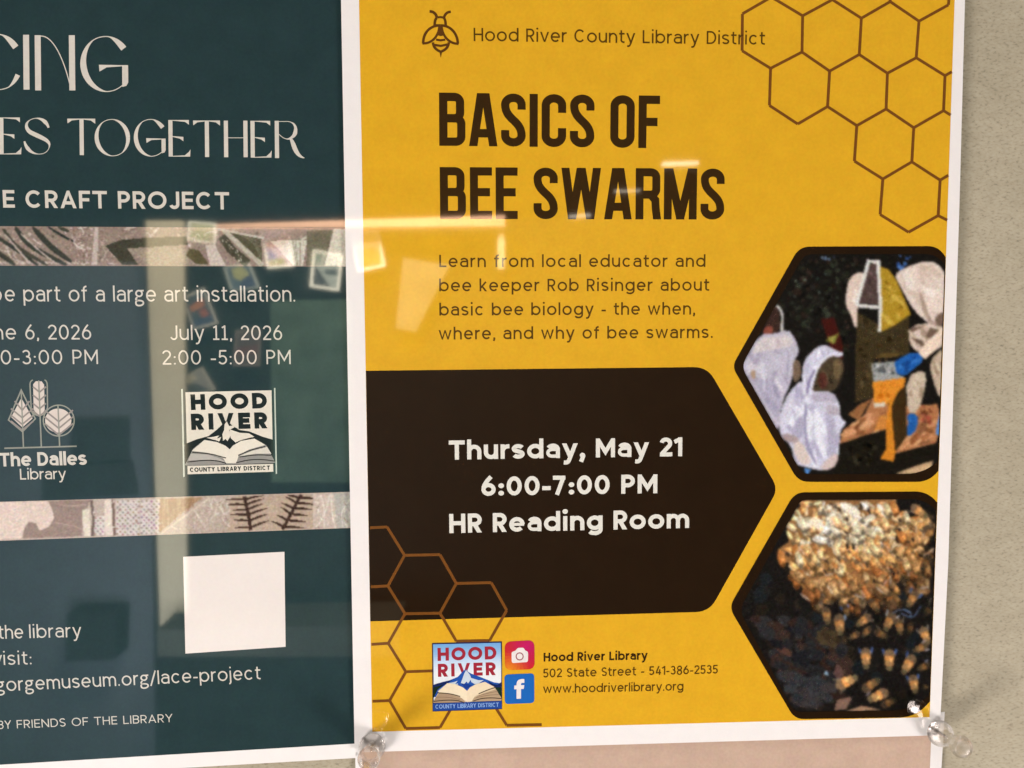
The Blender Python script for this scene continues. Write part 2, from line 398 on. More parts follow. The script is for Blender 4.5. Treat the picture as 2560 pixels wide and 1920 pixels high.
def cond(ch, w, **k):
    """Tall condensed capitals of the title."""
    h = w / 2; W = .445; ry = .13; rx = W/2-h
    top = lambda a0, a1: arc(W/2, 1-h-ry, rx, ry, a0, a1, 14)
    bot = lambda a0, a1: arc(W/2, h+ry, rx, ry, a0, a1, 14)
    if ch == ' ': return .16, []
    if ch == 'I': return w, [[(h, 0), (h, 1)]]
    if ch == 'O': return W, [top(0, 180) + bot(180, 360) + [(W-h, 1-h-ry)]]
    if ch == 'C': return W, [[(W-h, .65)] + top(0, 180) + bot(180, 360) + [(W-h, .36)]]
    if ch == 'S':
        return W, [[(W-h, .70)] + top(0, 180) + bez((h, 1-h-ry), (h, .50), (W-h, .50), (W-h, h+ry), 14)[1:-1] + bot(0, -180) + [(h, .31)]]
    if ch == 'B':
        W2 = .47; r = .10
        return W2, [[(h, 0), (h, 1)], [(h, 1-h), (W2-.02-h-r, 1-h)] + arc(W2-.02-h-r, 1-h-r, r, r, 90, 0)[1:] + [(W2-.02-h, .64)] + arc(W2-.02-h-r, .52+.11, r, .11, 0, -90)[1:] + [(h, .52)],
                    [(W2*.4, .52), (W2-h-r, .52)] + arc(W2-h-r, .52-r, r, r, 90, 0)[1:] + [(W2-h, .22)] + arc(W2-h-r, h+r, r, r, 0, -90)[1:] + [(h, h)]]
    if ch == 'E': return .395, [[(h, 0), (h, 1)], [(h, 1-h), (.395, 1-h)], [(h, .52), (.36, .52)], [(h, h), (.395, h)]]
    if ch == 'F': return .385, [[(h, 0), (h, 1)], [(h, 1-h), (.385, 1-h)], [(h, .50), (.345, .50)]]
    if ch == 'A': W = .50; return W, [[(h*.95, 0), (W*.43, 1)], [(W-h*.95, 0), (W*.57, 1)], [(W*.24, .245), (W*.76, .245)]]
    if ch == 'W': W = .70; return W, [[(h*.9, 1), (W*.27, 0)], [(W*.27, 0), (W*.49, 1)], [(W*.51, 1), (W*.73, 0)], [(W*.73, 0), (W-h*.9, 1)]]
    if ch == 'M': W = .60; return W, [[(h*.95, 0), (h*.95, 1)], [(W-h*.95, 0), (W-h*.95, 1)], [(h*1.2, 1), (W/2, .02)], [(W-h*1.2, 1), (W/2, .02)]]
    if ch == 'R':
        W2 = .455; r = .10
        return W2, [[(h, 0), (h, 1)], [(h, 1-h), (W2-h-r, 1-h)] + arc(W2-h-r, 1-h-r, r, r, 90, 0)[1:] + [(W2-h, .62)] + arc(W2-h-r, .485+r, r, r, 0, -90)[1:] + [(h, .485)],
                    [(W2*.6, .49)] + [(W2-h-.015, .38), (W2-h-.005, .2), (W2-h*.75, 0)]]
    raise KeyError(ch)

def write(sheet, s, pL, pR, cap, w, font=geo, gap=.13, colr=None, keep=.85, lift=0.0, **kw):
    """Sets a line of lettering between the two baseline points; the gaps and, a little, the letters take up the slack."""
    y = sheet.y
    A_, B_ = at(*pL, y), at(*pR, y); d = B_ - A_; Lm = d.length; d.normalize()
    capm = (at(pL[0], pL[1] - cap, y) - A_).length
    up = Vector((-d.z, 0, d.x))
    G = [font(c, w, **kw) for c in s]
    nat = sum(g[0] for g in G) + gap * (len(s) - 1)
    need = Lm / capm; r = need / nat
    sx = r ** keep
    g2 = (need - sx * sum(g[0] for g in G)) / max(1, len(s) - 1)
    x = 0.0
    for (W, strokes), c in zip(G, s):
        for k, st in enumerate(strokes):
            ww = w
            if isinstance(st[-1], str):
                ww = float(st[-1][1:]); dot = st[-1][0] == 'w'; st = st[:-1]
                if dot:
                    yy = y - (k % 5) * 1.5e-6; cx = x + (st[0][0]+st[1][0])/2*sx
                    q = [(cx + ww/2*.97*sx*cos(2*pi*i/16), st[0][1] + ww/2*.97*sin(2*pi*i/16)) for i in range(16)]
                    sheet.f.append(([A_ + d * (p[0] * capm) + up * (p[1] * capm) + Vector((0, yy - A_.y, 0)) for p in q], colr)); continue
            pts = [(x + px * sx, py) for px, py in st]
            closed = len(pts) > 20 and (Vector(pts[0]) - Vector(pts[-1])).length < 1e-6
            if closed: pts = pts[:-1]
            lo, hi = -9, 9
            if c in 'AVWMNRKYvwxky' and not closed:
                hi = 1.0 if c.isupper() else (X if c != 'k' else 1.04); lo = 0.0 if c != 'y' else -9
                for e, nb in ((0, 1), (-1, -2)):
                    v = Vector(pts[e]) - Vector(pts[nb])
                    if abs(v.x) > .02 and abs(v.y) > .05 and (abs(pts[e][1]) < .06 or abs(pts[e][1]-hi) < .06):
                        v.normalize(); pts[e] = tuple(Vector(pts[e]) + v * ww * .7)
            yy = y - (k % 5) * 1.5e-6
            for q in ribbon(pts, ww, closed):
                if lo > -5 or hi < 5: q = clip_y(q, lo, hi)
                if len(q) < 3: continue
                sheet.f.append(([A_ + d * (p[0] * capm) + up * (p[1] * capm) + Vector((0, yy - A_.y, 0)) for p in q], colr))
        x += W * sx + g2
    if abs(math.log(r)) > .12: print('lettering stretch %-40s %.2f' % (s, r))

# ------------------------------------------------------------------ the board
def slab(name, pts, y0, y1, mat, parent=None):
    """A sheet with real thickness: outline given at the front depth y1."""
    org = parent.location if parent is not None else Vector((0, 0, 0))
    me = bpy.data.meshes.new(name); bm = bmesh.new()
    fr = [bm.verts.new(Vector((p.x, y1, p.z)) - org) for p in pts]; bk = [bm.verts.new(Vector((p.x, y0, p.z)) - org) for p in pts]
    bm.faces.new(fr); bm.faces.new(bk[::-1]); n = len(pts)
    for i in range(n): bm.faces.new((fr[i], bk[i], bk[(i+1) % n], fr[(i+1) % n]))
    bmesh.ops.recalc_face_normals(bm, faces=bm.faces); bm.to_mesh(me); bm.free(); me.materials.append(mat)
    o = bpy.data.objects.new(name, me); COL.objects.link(o)
    if parent is not None: o.parent = parent
    return o
def board_mat():
    m, nt, b = nodes('flecked_linoleum'); N, L = nt.nodes, nt.links
    tc = N.new('ShaderNodeTexCoord'); mp = N.new('ShaderNodeMapping'); mp.inputs['Rotation'].default_value = (0, rad(38), 0); mp.inputs['Scale'].default_value = (1.0, 1.0, 1.9)
    L.new(tc.outputs['Object'], mp.inputs['Vector'])
    def noise(scale, det, vec=mp):
        n = N.new('ShaderNodeTexNoise'); n.inputs['Scale'].default_value = scale; n.inputs['Detail'].default_value = det; L.new(vec.outputs[0], n.inputs['Vector']); return n
    n1 = noise(680, 4); n2 = noise(160, 3); n3 = noise(22, 2)
    r1 = N.new('ShaderNodeValToRGB'); L.new(n1.outputs['Fac'], r1.inputs['Fac'])
    e = r1.color_ramp.elements; e[0].position = .28; e[0].color = (*alb((138, 127, 108)), 1); e[1].position = .45; e[1].color = (*alb((172, 158, 134)), 1)
    e2 = e.new(.75); e2.color = (*alb((180, 167, 146)), 1)
    mc = N.new('ShaderNodeMix'); mc.data_type = 'RGBA'; mc.blend_type = 'SOFT_LIGHT'; mc.inputs['Factor'].default_value = .26
    L.new(r1.outputs['Color'], mc.inputs['A']); L.new(n2.outputs['Fac'], mc.inputs['B'])
    m2 = N.new('ShaderNodeMix'); m2.data_type = 'RGBA'; m2.blend_type = 'SOFT_LIGHT'; m2.inputs['Factor'].default_value = .25
    L.new(mc.outputs['Result'], m2.inputs['A']); L.new(n3.outputs['Fac'], m2.inputs['B'])
    # sparse dark pits
    vo = N.new('ShaderNodeTexVoronoi'); vo.inputs['Scale'].default_value = 60; L.new(tc.outputs['Object'], vo.inputs['Vector'])
    lt = N.new('ShaderNodeMapRange'); L.new(vo.outputs['Distance'], lt.inputs['Value']); lt.inputs['From Min'].default_value = .05; lt.inputs['From Max'].default_value = .10
    m3 = N.new('ShaderNodeMix'); m3.data_type = 'RGBA'; L.new(lt.outputs[0], m3.inputs['Factor']); m3.inputs['A'].default_value = (*alb((112, 92, 72)), 1); L.new(m2.outputs['Result'], m3.inputs['B'])
    L.new(m3.outputs['Result'], b.inputs['Base Color']); b.inputs['Roughness'].default_value = .7; b.inputs['IOR'].default_value = 1.3
    bp = N.new('ShaderNodeBump'); bp.inputs['Strength'].default_value = .14; bp.inputs['Distance'].default_value = .0004; L.new(n1.outputs['Fac'], bp.inputs['Height']); L.new(bp.outputs[0], b.inputs['Normal'])
    return m
V3 = lambda x, z: Vector((x, 0, z))
bd = slab('board', [V3(-.45, -.35), V3(.45, -.35), V3(.45, .35), V3(-.45, .35)], .018, 0.0, board_mat())
bd['kind'] = 'structure'; bd['label'] = 'flecked grey beige notice board behind the pinned flyers'; bd['category'] = 'board'

PAPER = ink('white_paper', (247, 236, 231), var=.012, scale=1600)

# ------------------------------------------------------------------ beige sheet below
YB = -.0015
beige = thing('notice_sheet', 'pinkish beige sheet with white border, tucked under the yellow flyer', 'sheet', at(1620, 1990, YB))
slab('paper', [at(888, 1850, YB), at(2362, 1780, YB), at(2349.5, 1990, YB), at(889, 1990, YB)], YB+.0002, YB, PAPER, beige)
s = Sheet(YB-3e-5); s.px([(905, 1850), (2330, 1800), (2322, 1985), (906, 1985)]); s.build('printed_area', ink('beige_ink', (203, 170, 150), var=.045), beige)

# ------------------------------------------------------------------ teal flyer
YT = -.0022
teal = thing('craft_flyer', 'dark teal flyer with two lace picture strips and pale lettering, left of the yellow flyer', 'flyer', at(440, 1930, YT))
slab('paper', [at(-420, -60, YT), at(862, -60, YT), at(889, 1895, YT), at(-380, 1968, YT)], YT+.0002, YT, PAPER, teal)
s = Sheet(YT-3e-5); s.px([(-400, -50), (858, -50), (887, 1859), (-370, 1934)]); s.build('printed_area', ink('teal_ink', (40, 59, 61), var=.06), teal)
PALE = ink('pale_ink', (216, 205, 192), var=.03)
YT2 = YT-6e-5
def deco(sh, ch, xl, xr, yt, yb, T, thin=1.7):
    H = yb-yt; W = xr-xl; lean = .028*H*.35
    sk = lambda x, y: (x + (y-yt)/H*lean*1.0, y)
    R = lambda pts, ws, closed=False: sh.pxr([sk(*p) for p in pts], ws, None, closed)
    P = lambda pts: sh.px([sk(*p) for p in pts])
    def ell(cx, cy, rx, ry, a0, a1, wf, n=60):
        pts, ws = [], []
        for i in range(n+1):
            a = a0+(a1-a0)*i/n; w = wf(a); pts.append((cx+(rx-w/2)*cos(rad(a)), cy-(ry-w/2)*sin(rad(a)))); ws.append(w)
        R(pts, ws)
    bump = lambda a, c, wd: max(0, cos(rad(max(-90, min(90, (((a-c+180) % 360)-180)*90/wd)))))
    if ch == 'I': P([(xl, yt), (xl+T, yt), (xl+T, yb), (xl, yb)])
    if ch == 'E':
        P([(xl, yt), (xl+T, yt), (xl+T, yb), (xl, yb)])
        e = xr-W*.06; P([(xl+T, yt), (e, yt), (e, yt+H*.13), (e-W*.18, yt+H*.05), (xl+T, yt+thin)])
        m = yt+H*.46; e2 = xl+W*.68; P([(xl+T, m-thin), (e2, m), (e2, m+H*.12), (e2-W*.16, m+H*.05), (xl+T, m)])
        P([(xl+T, yb-thin), (xr-W*.26, yb-H*.035), (xr-W*.07, yb-H*.13), (xr, yb-H*.20), (xr-W*.02, yb), (xl+T, yb)])
    if ch == 'T':
        c = xl+W*.51; P([(c-T/2, yt), (c+T/2, yt), (c+T/2, yb), (c-T/2, yb)])
        P([(c-T/2, yt), (xl, yt), (xl+W*.01, yt+H*.13), (xl+W*.16, yt+H*.05), (c-T/2, yt+thin*1.3)]); P([(c+T/2, yt), (xr, yt), (xr, yt+H*.14), (xr-W*.16, yt+H*.05), (c+T/2, yt+thin*1.3)])
    if ch == 'O': ell((xl+xr)/2, (yt+yb)/2, W/2, H/2, 0, 360, lambda a: thin+(T*1.02-thin)*max(bump(a, 195, 72), bump(a, 15, 72)))
    if ch in 'GC':
        rx = W*.54; cx = xl+rx
        ell(cx, (yt+yb)/2, rx, H/2, 38 if ch == 'G' else 36, 318 if ch == 'G' else 330, lambda a: thin+(T*1.05-thin)*max(bump(a, 195, 75), bump(a, 40, 42), (bump(a, 335, 40)*.75 if ch == 'C' else 0)))
    if ch == 'G':
        m = yt+H*.52; P([(xr-T, m), (xr, m), (xr, yb-H*.17), (xr-W*.04, yb-H*.11), (xr-T, yb-H*.09)])
        b0 = xl+W*.39; P([(b0, m-1), (xr-T, m), (xr-T, m+thin*1.3), (b0+W*.16, m+H*.04), (b0+W*.01, m+H*.115)])
    if ch == 'H':
        for x in (xl, xr-T): P([(x, yt), (x+T, yt), (x+T, yb), (x, yb)])
        P([(xl+T, yt+H*.46), (xr-T, yt+H*.46), (xr-T, yt+H*.46+thin), (xl+T, yt+H*.46+thin)])
    if ch == 'N':
        for x in (xl, xr-T): P([(x, yt), (x+T, yt), (x+T, yb), (x, yb)])
        R(bez((xl+T, yt+thin), (xl+T+W*.25, yt), (xr-T-W*.18, yt+H*.3), (xr-T+1, yb-H*.12), 24), thin*1.1)
    if ch == 'R':
        P([(xl, yt), (xl+T, yt), (xl+T, yb), (xl, yb)])
        pts = [(xl+T, yt+thin)]+bez((xl+W*.35, yt+thin), (xl+W*.62, yt), (xl+W*.73, yt+H*.12), (xl+W*.71, yt+H*.26), 12)+bez((xl+W*.71, yt+H*.26), (xl+W*.70, yt+H*.42), (xl+W*.52, yt+H*.49), (xl+W*.42, yt+H*.49), 12)[1:]+bez((xl+W*.42, yt+H*.49), (xl+W*.3, yt+H*.48), (xl+W*.22, yt+H*.42), (xl+T, yt+H*.36), 8)[1:]
        n = len(pts); R(pts, [thin+(T-thin)*max(0, 1-abs(i-15)/11.0) for i in range(n)])
        leg = bez((xl+W*.54, yt+H*.49), (xl+W*.66, yt+H*.60), (xl+W*.66, yt+H*.93), (xr, yb), 16); R(leg, [thin+(T*1.1-thin)*sin(pi*min(1, (i+2)/18))**.8 for i in range(17)])
    if ch == 'S':
        pts = bez((xl+W*.93, yt+H*.28), (xl+W*.85, yt+H*.10), (xl+W*.62, yt+H*.01), (xl+W*.42, yt+H*.03), 14)+bez((xl+W*.42, yt+H*.03), (xl+W*.02, yt+H*.08), (xl+W*.02, yt+H*.32), (xl+W*.30, yt+H*.42), 16)[1:]+bez((xl+W*.30, yt+H*.42), (xl+W*.70, yt+H*.56), (xl+W*1.0, yt+H*.62), (xl+W*.95, yt+H*.78), 16)[1:]+bez((xl+W*.95, yt+H*.78), (xl+W*.88, yt+H*1.03), (xl+W*.45, yt+H*1.0), (xl+W*.30, yt+H*.93), 14)[1:]+bez((xl+W*.30, yt+H*.93), (xl+W*.14, yt+H*.86), (xl+W*.06, yt+H*.76), (xl+W*.02, yt+H*.64), 10)[1:]
        n = len(pts); ws = []
        for i in range(n):
            v = max(.9*max(0, 1-abs(i-5)/8), max(0, 1-(abs(i-32)/15)**2), .85*max(0, 1-abs(i-64)/9)); ws.append(thin+(T*1.05-thin)*v)
        R(pts, ws)
s = Sheet(YT2)
for ch, xl, xr, yt, yb in (('C', -66, 48, 85, 225), ('I', 57.6, 76, 87, 224), ('N', 86.6, 187, 88, 226), ('G', 200, 319.5, 90, 230)): deco(s, ch, xl, xr, yt, yb, 15, 2.2)
s.build('headline_text', PALE, teal)
s = Sheet(YT2)
for ch, xl, xr, yt, yb in (('E', -2, 53, 293.7, 385.8), ('S', 59, 126, 293, 387), ('T', 168, 238, 296.6, 387.7), ('O', 236, 324.6, 297.5, 390.6), ('G', 334, 413.5, 297.5, 391.5), ('E', 420.8, 475.5, 300, 391.5), ('T', 482.5, 550, 301.3, 392.5), ('H', 559.4, 618.5, 301.6, 393), ('E', 626, 678.5, 302, 394), ('R', 686.6, 760, 302, 395)): deco(s, ch, xl, xr, yt, yb, 10.3, 1.7)
s.build('subtitle_text', PALE, teal)
s = Sheet(YT2); write(s, 'E CRAFT PROJECT', (7.6, 519), (573.6, 523.8), 44, .185, gap=.10); write(s, 'D', (-44, 519), (.5, 519), 44, .185); s.build('project_text', PALE, teal)
s = Sheet(YT2)
K = dict(two_g=True, foot1=True, gap=.17)
write(s, 'e part of a large art installation.', (13, 753.6), (738, 754.2), 38.7, .105, **K); write(s, 'b', (-21, 753.6), (4, 753.6), 38.7, .105)
s.build('installation_text', PALE, teal)
s = Sheet(YT2)
write(s, 'e 6, 2026', (15, 848.7), (228.3, 848.7), 37, .105, **K); write(s, 'n', (-14, 848.7), (8, 848.7), 37, .105)
write(s, '0-3:00 PM', (2.5, 911), (245.4, 910), 36, .105, **K)
s.build('date_text', PALE, teal, 'June date and time lines at the left edge')
s = Sheet(YT2)
write(s, 'July 11, 2026', (426, 850), (705.5, 850), 36.5, .105, **K); write(s, '2:00 -5:00 PM', (406.2, 911.6), (727, 910.3), 36, .105, **K)
s.build('date_text', PALE, teal, 'July date and time lines above the square logo')
s = Sheet(YT2)
write(s, 'library', (73.8, 1595.3), (203.5, 1592.5), 33, .105, **K); write(s, 'the', (-3, 1597.2), (58.4, 1595.8), 33, .105, **K)
write(s, 'isit:', (9, 1662.5), (79.3, 1660.8), 33, .105, **K); write(s, 'v', (-17, 1663.4), (6.5, 1662.6), 33, .105)
write(s, 'gorgemuseum.org/lace-project', (-9, 1729), (651.7, 1698), 33, .105, **K)
s.build('visit_text', PALE, teal)
s = Sheet(YT2); write(s, 'FRIENDS OF THE LIBRARY', (42.4, 1821), (432, 1805), 20.6, .11, gap=.13); write(s, 'BY', (-5, 1822.8), (28.5, 1821.4), 20.6, .11); s.build('sponsor_text', PALE, teal)
# blank white square (where the photo has a code)
s = Sheet(YT2); s.px([(458, 1392), (711, 1379.5), (714, 1617), (463.5, 1634)]); s.build('white_square', ink('square_white', (240, 226, 218), var=.012), teal)

# tree emblem over "The Dalles Library"
F = crop(0, 920, 4.809)
s = Sheet(YT2); GR = (150, 148, 135); PK = (222, 204, 192); PK2 = (150, 138, 130)
def dots(c, pts): s.px([F(*p) for p in pts], c)
def line(c, pts, w, closed=False): s.pxr([F(*p) for p in pts], w/4.809, c, closed)
line(GR, [(255, 265), (425, 610), (270, 765), (102, 625)], 17, True)
dots(PK, [(257, 360), (392, 605), (270, 715), (135, 590)])
line(GR, arc(465, 200, 105, 100, 140, 0)[::-1] + [(572, 210), (572, 470)] + arc(470, 480, 100, 110, 0, -180)[0:0] + bez((572, 470), (565, 590), (380, 590), (372, 470)) + [(362, 200)] + bez((362, 190), (365, 160), (380, 145), (395, 140), 5), 15) if False else line(GR, bez((395, 143), (350, 165), (362, 200), (362, 240), 8) + [(375, 480)] + bez((375, 490), (400, 605), (550, 600), (572, 470), 12) + [(568, 220)] + bez((568, 210), (568, 165), (550, 148), (535, 143), 6), 15)
dots(PK, [(398, 195), (430, 160), (500, 160), (530, 200), (537, 500), (505, 560), (450, 560), (405, 500)])
line(GR, arc(706, 632, 186, 186, 0, 354, 40), 15, True)
dots(PK, arc(700, 632, 158, 145, 0, 350, 30))
for cx, ys, hw in ((262, (440, 530, 610, 680), 150), (470, (250, 350, 450, 540), 90), (702, (560, 640, 720), 190)):
    for yv in ys:
        k = hw*(.62 if yv in (440,) else .92)
        line(PK2, [(cx+5, yv+hw*.45), (cx-k+8, yv-hw*.28)], 20); line(PK2, [(cx+5, yv+hw*.45), (cx+k, yv-hw*.28)], 20)
for a, b in (((255, 275), (282, 950)), ((465, 150), (497, 950)), ((697, 450), (717, 945))): line(GR if a[0] != 465 else GR, [a, b], 17)
line(GR, [(52, 965), (922, 940)], 18)
s.build('tree_emblem', PIC, teal)
s = Sheet(YT2); write(s, 'The Dalles', (0, 1166.4), (217.3, 1162), 34, .20, gap=.09); write(s, 'Library', (50.5, 1199), (165.3, 1197.6), 27, .125, gap=.1); s.build('emblem_text', PALE, teal)

# square library logo, one builder for the pale and the coloured print
def logo(parent, sheet_y, F, sc, colour):
    B = Sheet(sheet_y)
    if colour:
        B.px([F(*p) for p in ((247, 172), (1320, 145), (1322, 1185), (255, 1222))], (38, 42, 78))
        sky = lambda p: None
        rows = [((262, 190), (1302, 165)), ((265, 330), (1305, 305)), ((268, 470), (1307, 445)), ((270, 640), (1308, 615)), ((272, 1090), (1309, 1055))]
        cols = [(118, 168, 218), (150, 188, 225), (205, 218, 238), (240, 238, 244), (240, 238, 244)]
        for i in range(4):
            (a, b), (c, d) = rows[i], rows[i+1]; n = 5
            for k in range(n):
                f0, f1 = k/n, (k+1)/n; mx = lambda p, q, f: (p[0]+(q[0]-p[0])*f, p[1]+(q[1]-p[1])*f)
                cc = tuple(cols[i][j]+(cols[i+1][j]-cols[i][j])*(k+.5)/n for j in range(3))
                B.px([F(*mx(a, c, f0)), F(*mx(b, d, f0)), F(*mx(b, d, f1)), F(*mx(a, c, f1))], cc)
    else:
        for q in (((196, 195), (218, 190), (248, 1490), (226, 1500)), ((1570, 180), (1590, 175), (1616, 1445), (1596, 1455))): B.px([F(*p) for p in q], (200, 204, 190))
        B.px([F(*p) for p in ((258, 240), (1533, 212), (1556, 1300), (287, 1330))], (232, 220, 202))
    base = B.build('logo_ground', PIC, parent)
    kid = lambda sh, nm: sh.build(nm, PIC, base)
    if colour:   # mountain, ridge and book, drawn in the coloured print's own measures
        T_ = lambda pts: [F(*p) for p in pts]
        t = Sheet(sheet_y-2e-5); R_ = (164, 42, 58)
        write(t, 'HOOD', F(330, 445), F(1238, 418), 200/sc, .25, gap=.12, colr=R_); write(t, 'RIVER', F(335, 690), F(1228, 662), 200/sc, .25, gap=.17, colr=R_); kid(t, 'logo_lettering')
        m = Sheet(sheet_y-4e-5); NB, MB = (24, 40, 92), (38, 84, 168)
        m.px(T_([(268, 812), (400, 770), (520, 740), (640, 690), (735, 590), (775, 575), (800, 610), (850, 640), (960, 680), (1060, 720), (1200, 775), (1306, 790), (1308, 1000), (272, 1000)]), MB)
        m.px(T_([(268, 812), (330, 790), (440, 765), (560, 735), (480, 790), (330, 880), (272, 900)]), NB)
        m.px(T_([(1308, 770), (1255, 810), (1190, 800), (1100, 750), (1200, 880), (1308, 950)]), NB)
        m.px(T_([(268, 850), (420, 810), (330, 890), (255, 1050)]), (26, 44, 34)); m.px(T_([(1310, 850), (1200, 850), (1260, 950), (1312, 1010)]), (26, 50, 38))
        sn = (206, 214, 222)
        for q in ([(770, 585), (740, 640), (720, 700), (690, 780), (740, 800), (775, 760), (800, 790), (850, 720), (830, 660), (800, 620)],
                  [(830, 700), (960, 740), (1040, 740), (960, 790), (900, 800), (850, 770)], [(500, 785), (580, 770), (640, 750), (600, 800), (640, 790), (650, 810), (560, 800)],
                  [(690, 790), (710, 740), (740, 770)]): m.px(T_(q), sn)
        m.px(T_([(700, 800), (760, 790), (860, 820), (770, 880)]), (30, 58, 138)); kid(m, 'mountain')
        k = Sheet(sheet_y-6e-5)
        k.px(T_([(262, 1075), (360, 900), (480, 785), (600, 800), (720, 850), (785, 905), (830, 850), (920, 800), (1060, 765), (1200, 840), (1312, 1015), (1310, 1050), (272, 1088)]), (222, 196, 160))
        k.px(T_([(262, 1075), (350, 940), (560, 960), (700, 1010), (760, 1078), (272, 1090)]), (178, 148, 118)); k.px(T_([(1316, 1030), (1230, 880), (1040, 940), (900, 1000), (850, 1070), (1312, 1055)]), (186, 156, 124))
        k.px(T_([(330, 915), (480, 788), (600, 803), (720, 853), (785, 908), (785, 1075), (740, 1040), (620, 965), (500, 940)]), (244, 222, 190)); k.px(T_([(785, 908), (832, 853), (920, 803), (1060, 768), (1190, 842), (1020, 915), (900, 990), (850, 1070), (785, 1078)]), (240, 216, 182))
        for q in ([(270, 1065), (470, 1045), (640, 1050), (740, 1085)], [(330, 935), (520, 945), (680, 990)], [(880, 1060), (1000, 1020), (1160, 1010), (1316, 1022)], [(960, 950), (1100, 890), (1225, 850)]): k.pxr(smooth(T_(q), False), 14/sc, (70, 52, 44))
        for q in ([(300, 1000), (500, 1000), (680, 1040)], [(940, 985), (1120, 935), (1260, 910)], [(920, 1010), (1100, 970), (1280, 960)]): k.pxr(smooth(T_(q), False), 8/sc, (140, 112, 90))
        kid(k, 'open_book')
        b = Sheet(sheet_y-6e-5); b.px(T_([(258, 1098), (1316, 1060), (1318, 1172), (262, 1212)]), (40, 74, 150)); kid(b, 'banner')
        t = Sheet(sheet_y-8e-5); write(t, 'COUNTY LIBRARY DISTRICT', F(300, 1180), F(1272, 1147), 64/sc, .17, gap=.16, colr=(140, 170, 220)); kid(t, 'banner_text')
    else:
        T_ = lambda pts: [F(*p) for p in pts]; DK = (30, 40, 40)
        t = Sheet(sheet_y-2e-5)
        write(t, 'HOOD', F(335, 505), F(1475, 478), 232/sc, .29, gap=.10, colr=DK); write(t, 'RIVER', F(340, 800), F(1480, 775), 240/sc, .29, gap=.16, colr=DK); kid(t, 'logo_lettering')
        m = Sheet(sheet_y-4e-5)
        m.px(T_([(272, 1000), (420, 940), (600, 890), (730, 790), (830, 690), (870, 660), (960, 740), (1060, 800), (1200, 820), (1400, 900), (1556, 945), (1560, 1300), (287, 1330), (255, 1300), (245, 1010)]), DK)
        sn = (232, 220, 202)
        for q in ([(870, 670), (838, 720), (832, 800), (806, 860), (815, 960), (850, 930), (880, 965), (930, 880), (960, 900), (905, 800), (985, 760), (960, 735), (905, 740)],
                  [(915, 790), (1060, 840), (1200, 850), (1280, 900), (1190, 920), (1080, 950), (1000, 985), (930, 920)], [(570, 915), (680, 900), (760, 880), (720, 930), (770, 910), (790, 900), (760, 970), (700, 950)]): m.px(T_(q), sn)
        kid(m, 'mountain')
        k = Sheet(sheet_y-6e-5)
        k.px(T_([(250, 1320), (370, 1080), (540, 945), (720, 975), (850, 1030), (915, 1085), (960, 1030), (1080, 960), (1280, 925), (1450, 1020), (1590, 1280), (1555, 1290), (290, 1328)]), (150, 145, 138))
        k.px(T_([(350, 1110), (540, 948), (720, 978), (850, 1033), (915, 1088), (960, 1033), (1080, 963), (1280, 928), (1440, 1020), (1200, 1090), (1050, 1170), (1010, 1290), (860, 1290), (820, 1220), (700, 1160), (540, 1130)]), (236, 224, 206))
        k.px(T_([(1050, 1190), (1240, 1110), (1470, 1050), (1530, 1150), (1300, 1150)]), (222, 212, 196)); k.px(T_([(340, 1150), (600, 1165), (760, 1220), (850, 1270), (560, 1240), (300, 1250)]), (188, 180, 170))
        for q in ([(280, 1275), (560, 1245), (740, 1255), (860, 1295)], [(360, 1130), (620, 1150), (860, 1215)], [(1010, 1285), (1200, 1240), (1400, 1235), (1590, 1262)], [(1040, 1175), (1240, 1090), (1440, 1045)], [(1060, 1200), (1300, 1165), (1530, 1175)]): k.pxr(smooth(T_(q), False), 15/sc, (52, 50, 46))
        kid(k, 'open_book')
        b = Sheet(sheet_y-7e-5); b.px(T_([(288, 1332), (1558, 1302), (1560, 1418), (290, 1456)]), (232, 220, 202)); kid(b, 'banner')
        t = Sheet(sheet_y-9e-5); write(t, 'COUNTY LIBRARY DISTRICT', F(325, 1422), F(1512, 1390), 64/sc, .22, gap=.16, colr=DK); kid(t, 'banner_text')
    base.name = 'library_logo'
    return base
logo(teal, YT2, crop(420, 940, 5.925), 5.925, False)

# lace picture strips
def strip_common(sh, F, quad, base, n, cols, size):
    q = [F(*p) for p in quad]; sh.px(q, base); sh.blobs(q, cols, n, size)
    return q
F = crop(0, 540, 2.514); s = Picture(YT2, -125, 560, 872, 672, 2.2, (150, 130, 118))
q = strip_common(s, F, ((-300, 62), (2178, 78), (2180, 318), (-300, 312)), (150, 130, 118), 260, [(170, 148, 136), (128, 110, 98), (186, 166, 154)], 5)
for k in range(130):
    x0 = random.uniform(-280, 1300); y0 = random.uniform(70, 300); x1 = x0+random.uniform(-50, 70); y1 = max(68, min(308, y0+random.uniform(-60, 60)))
    s.pxr(smooth([F(x0, y0), F((x0+x1)/2+random.uniform(-18, 18), (y0+y1)/2+random.uniform(-14, 14)), F(x1, y1)], False), random.uniform(1.6, 2.6), random.choice([(206, 190, 180), (188, 168, 158), (120, 102, 94), (222, 208, 198)]))
for k in range(26):
    x0 = -60+k*24; s.pxr([F(x0, 300), F(x0+10, 288), F(x0+22, 301)], 2.0, (212, 196, 186))
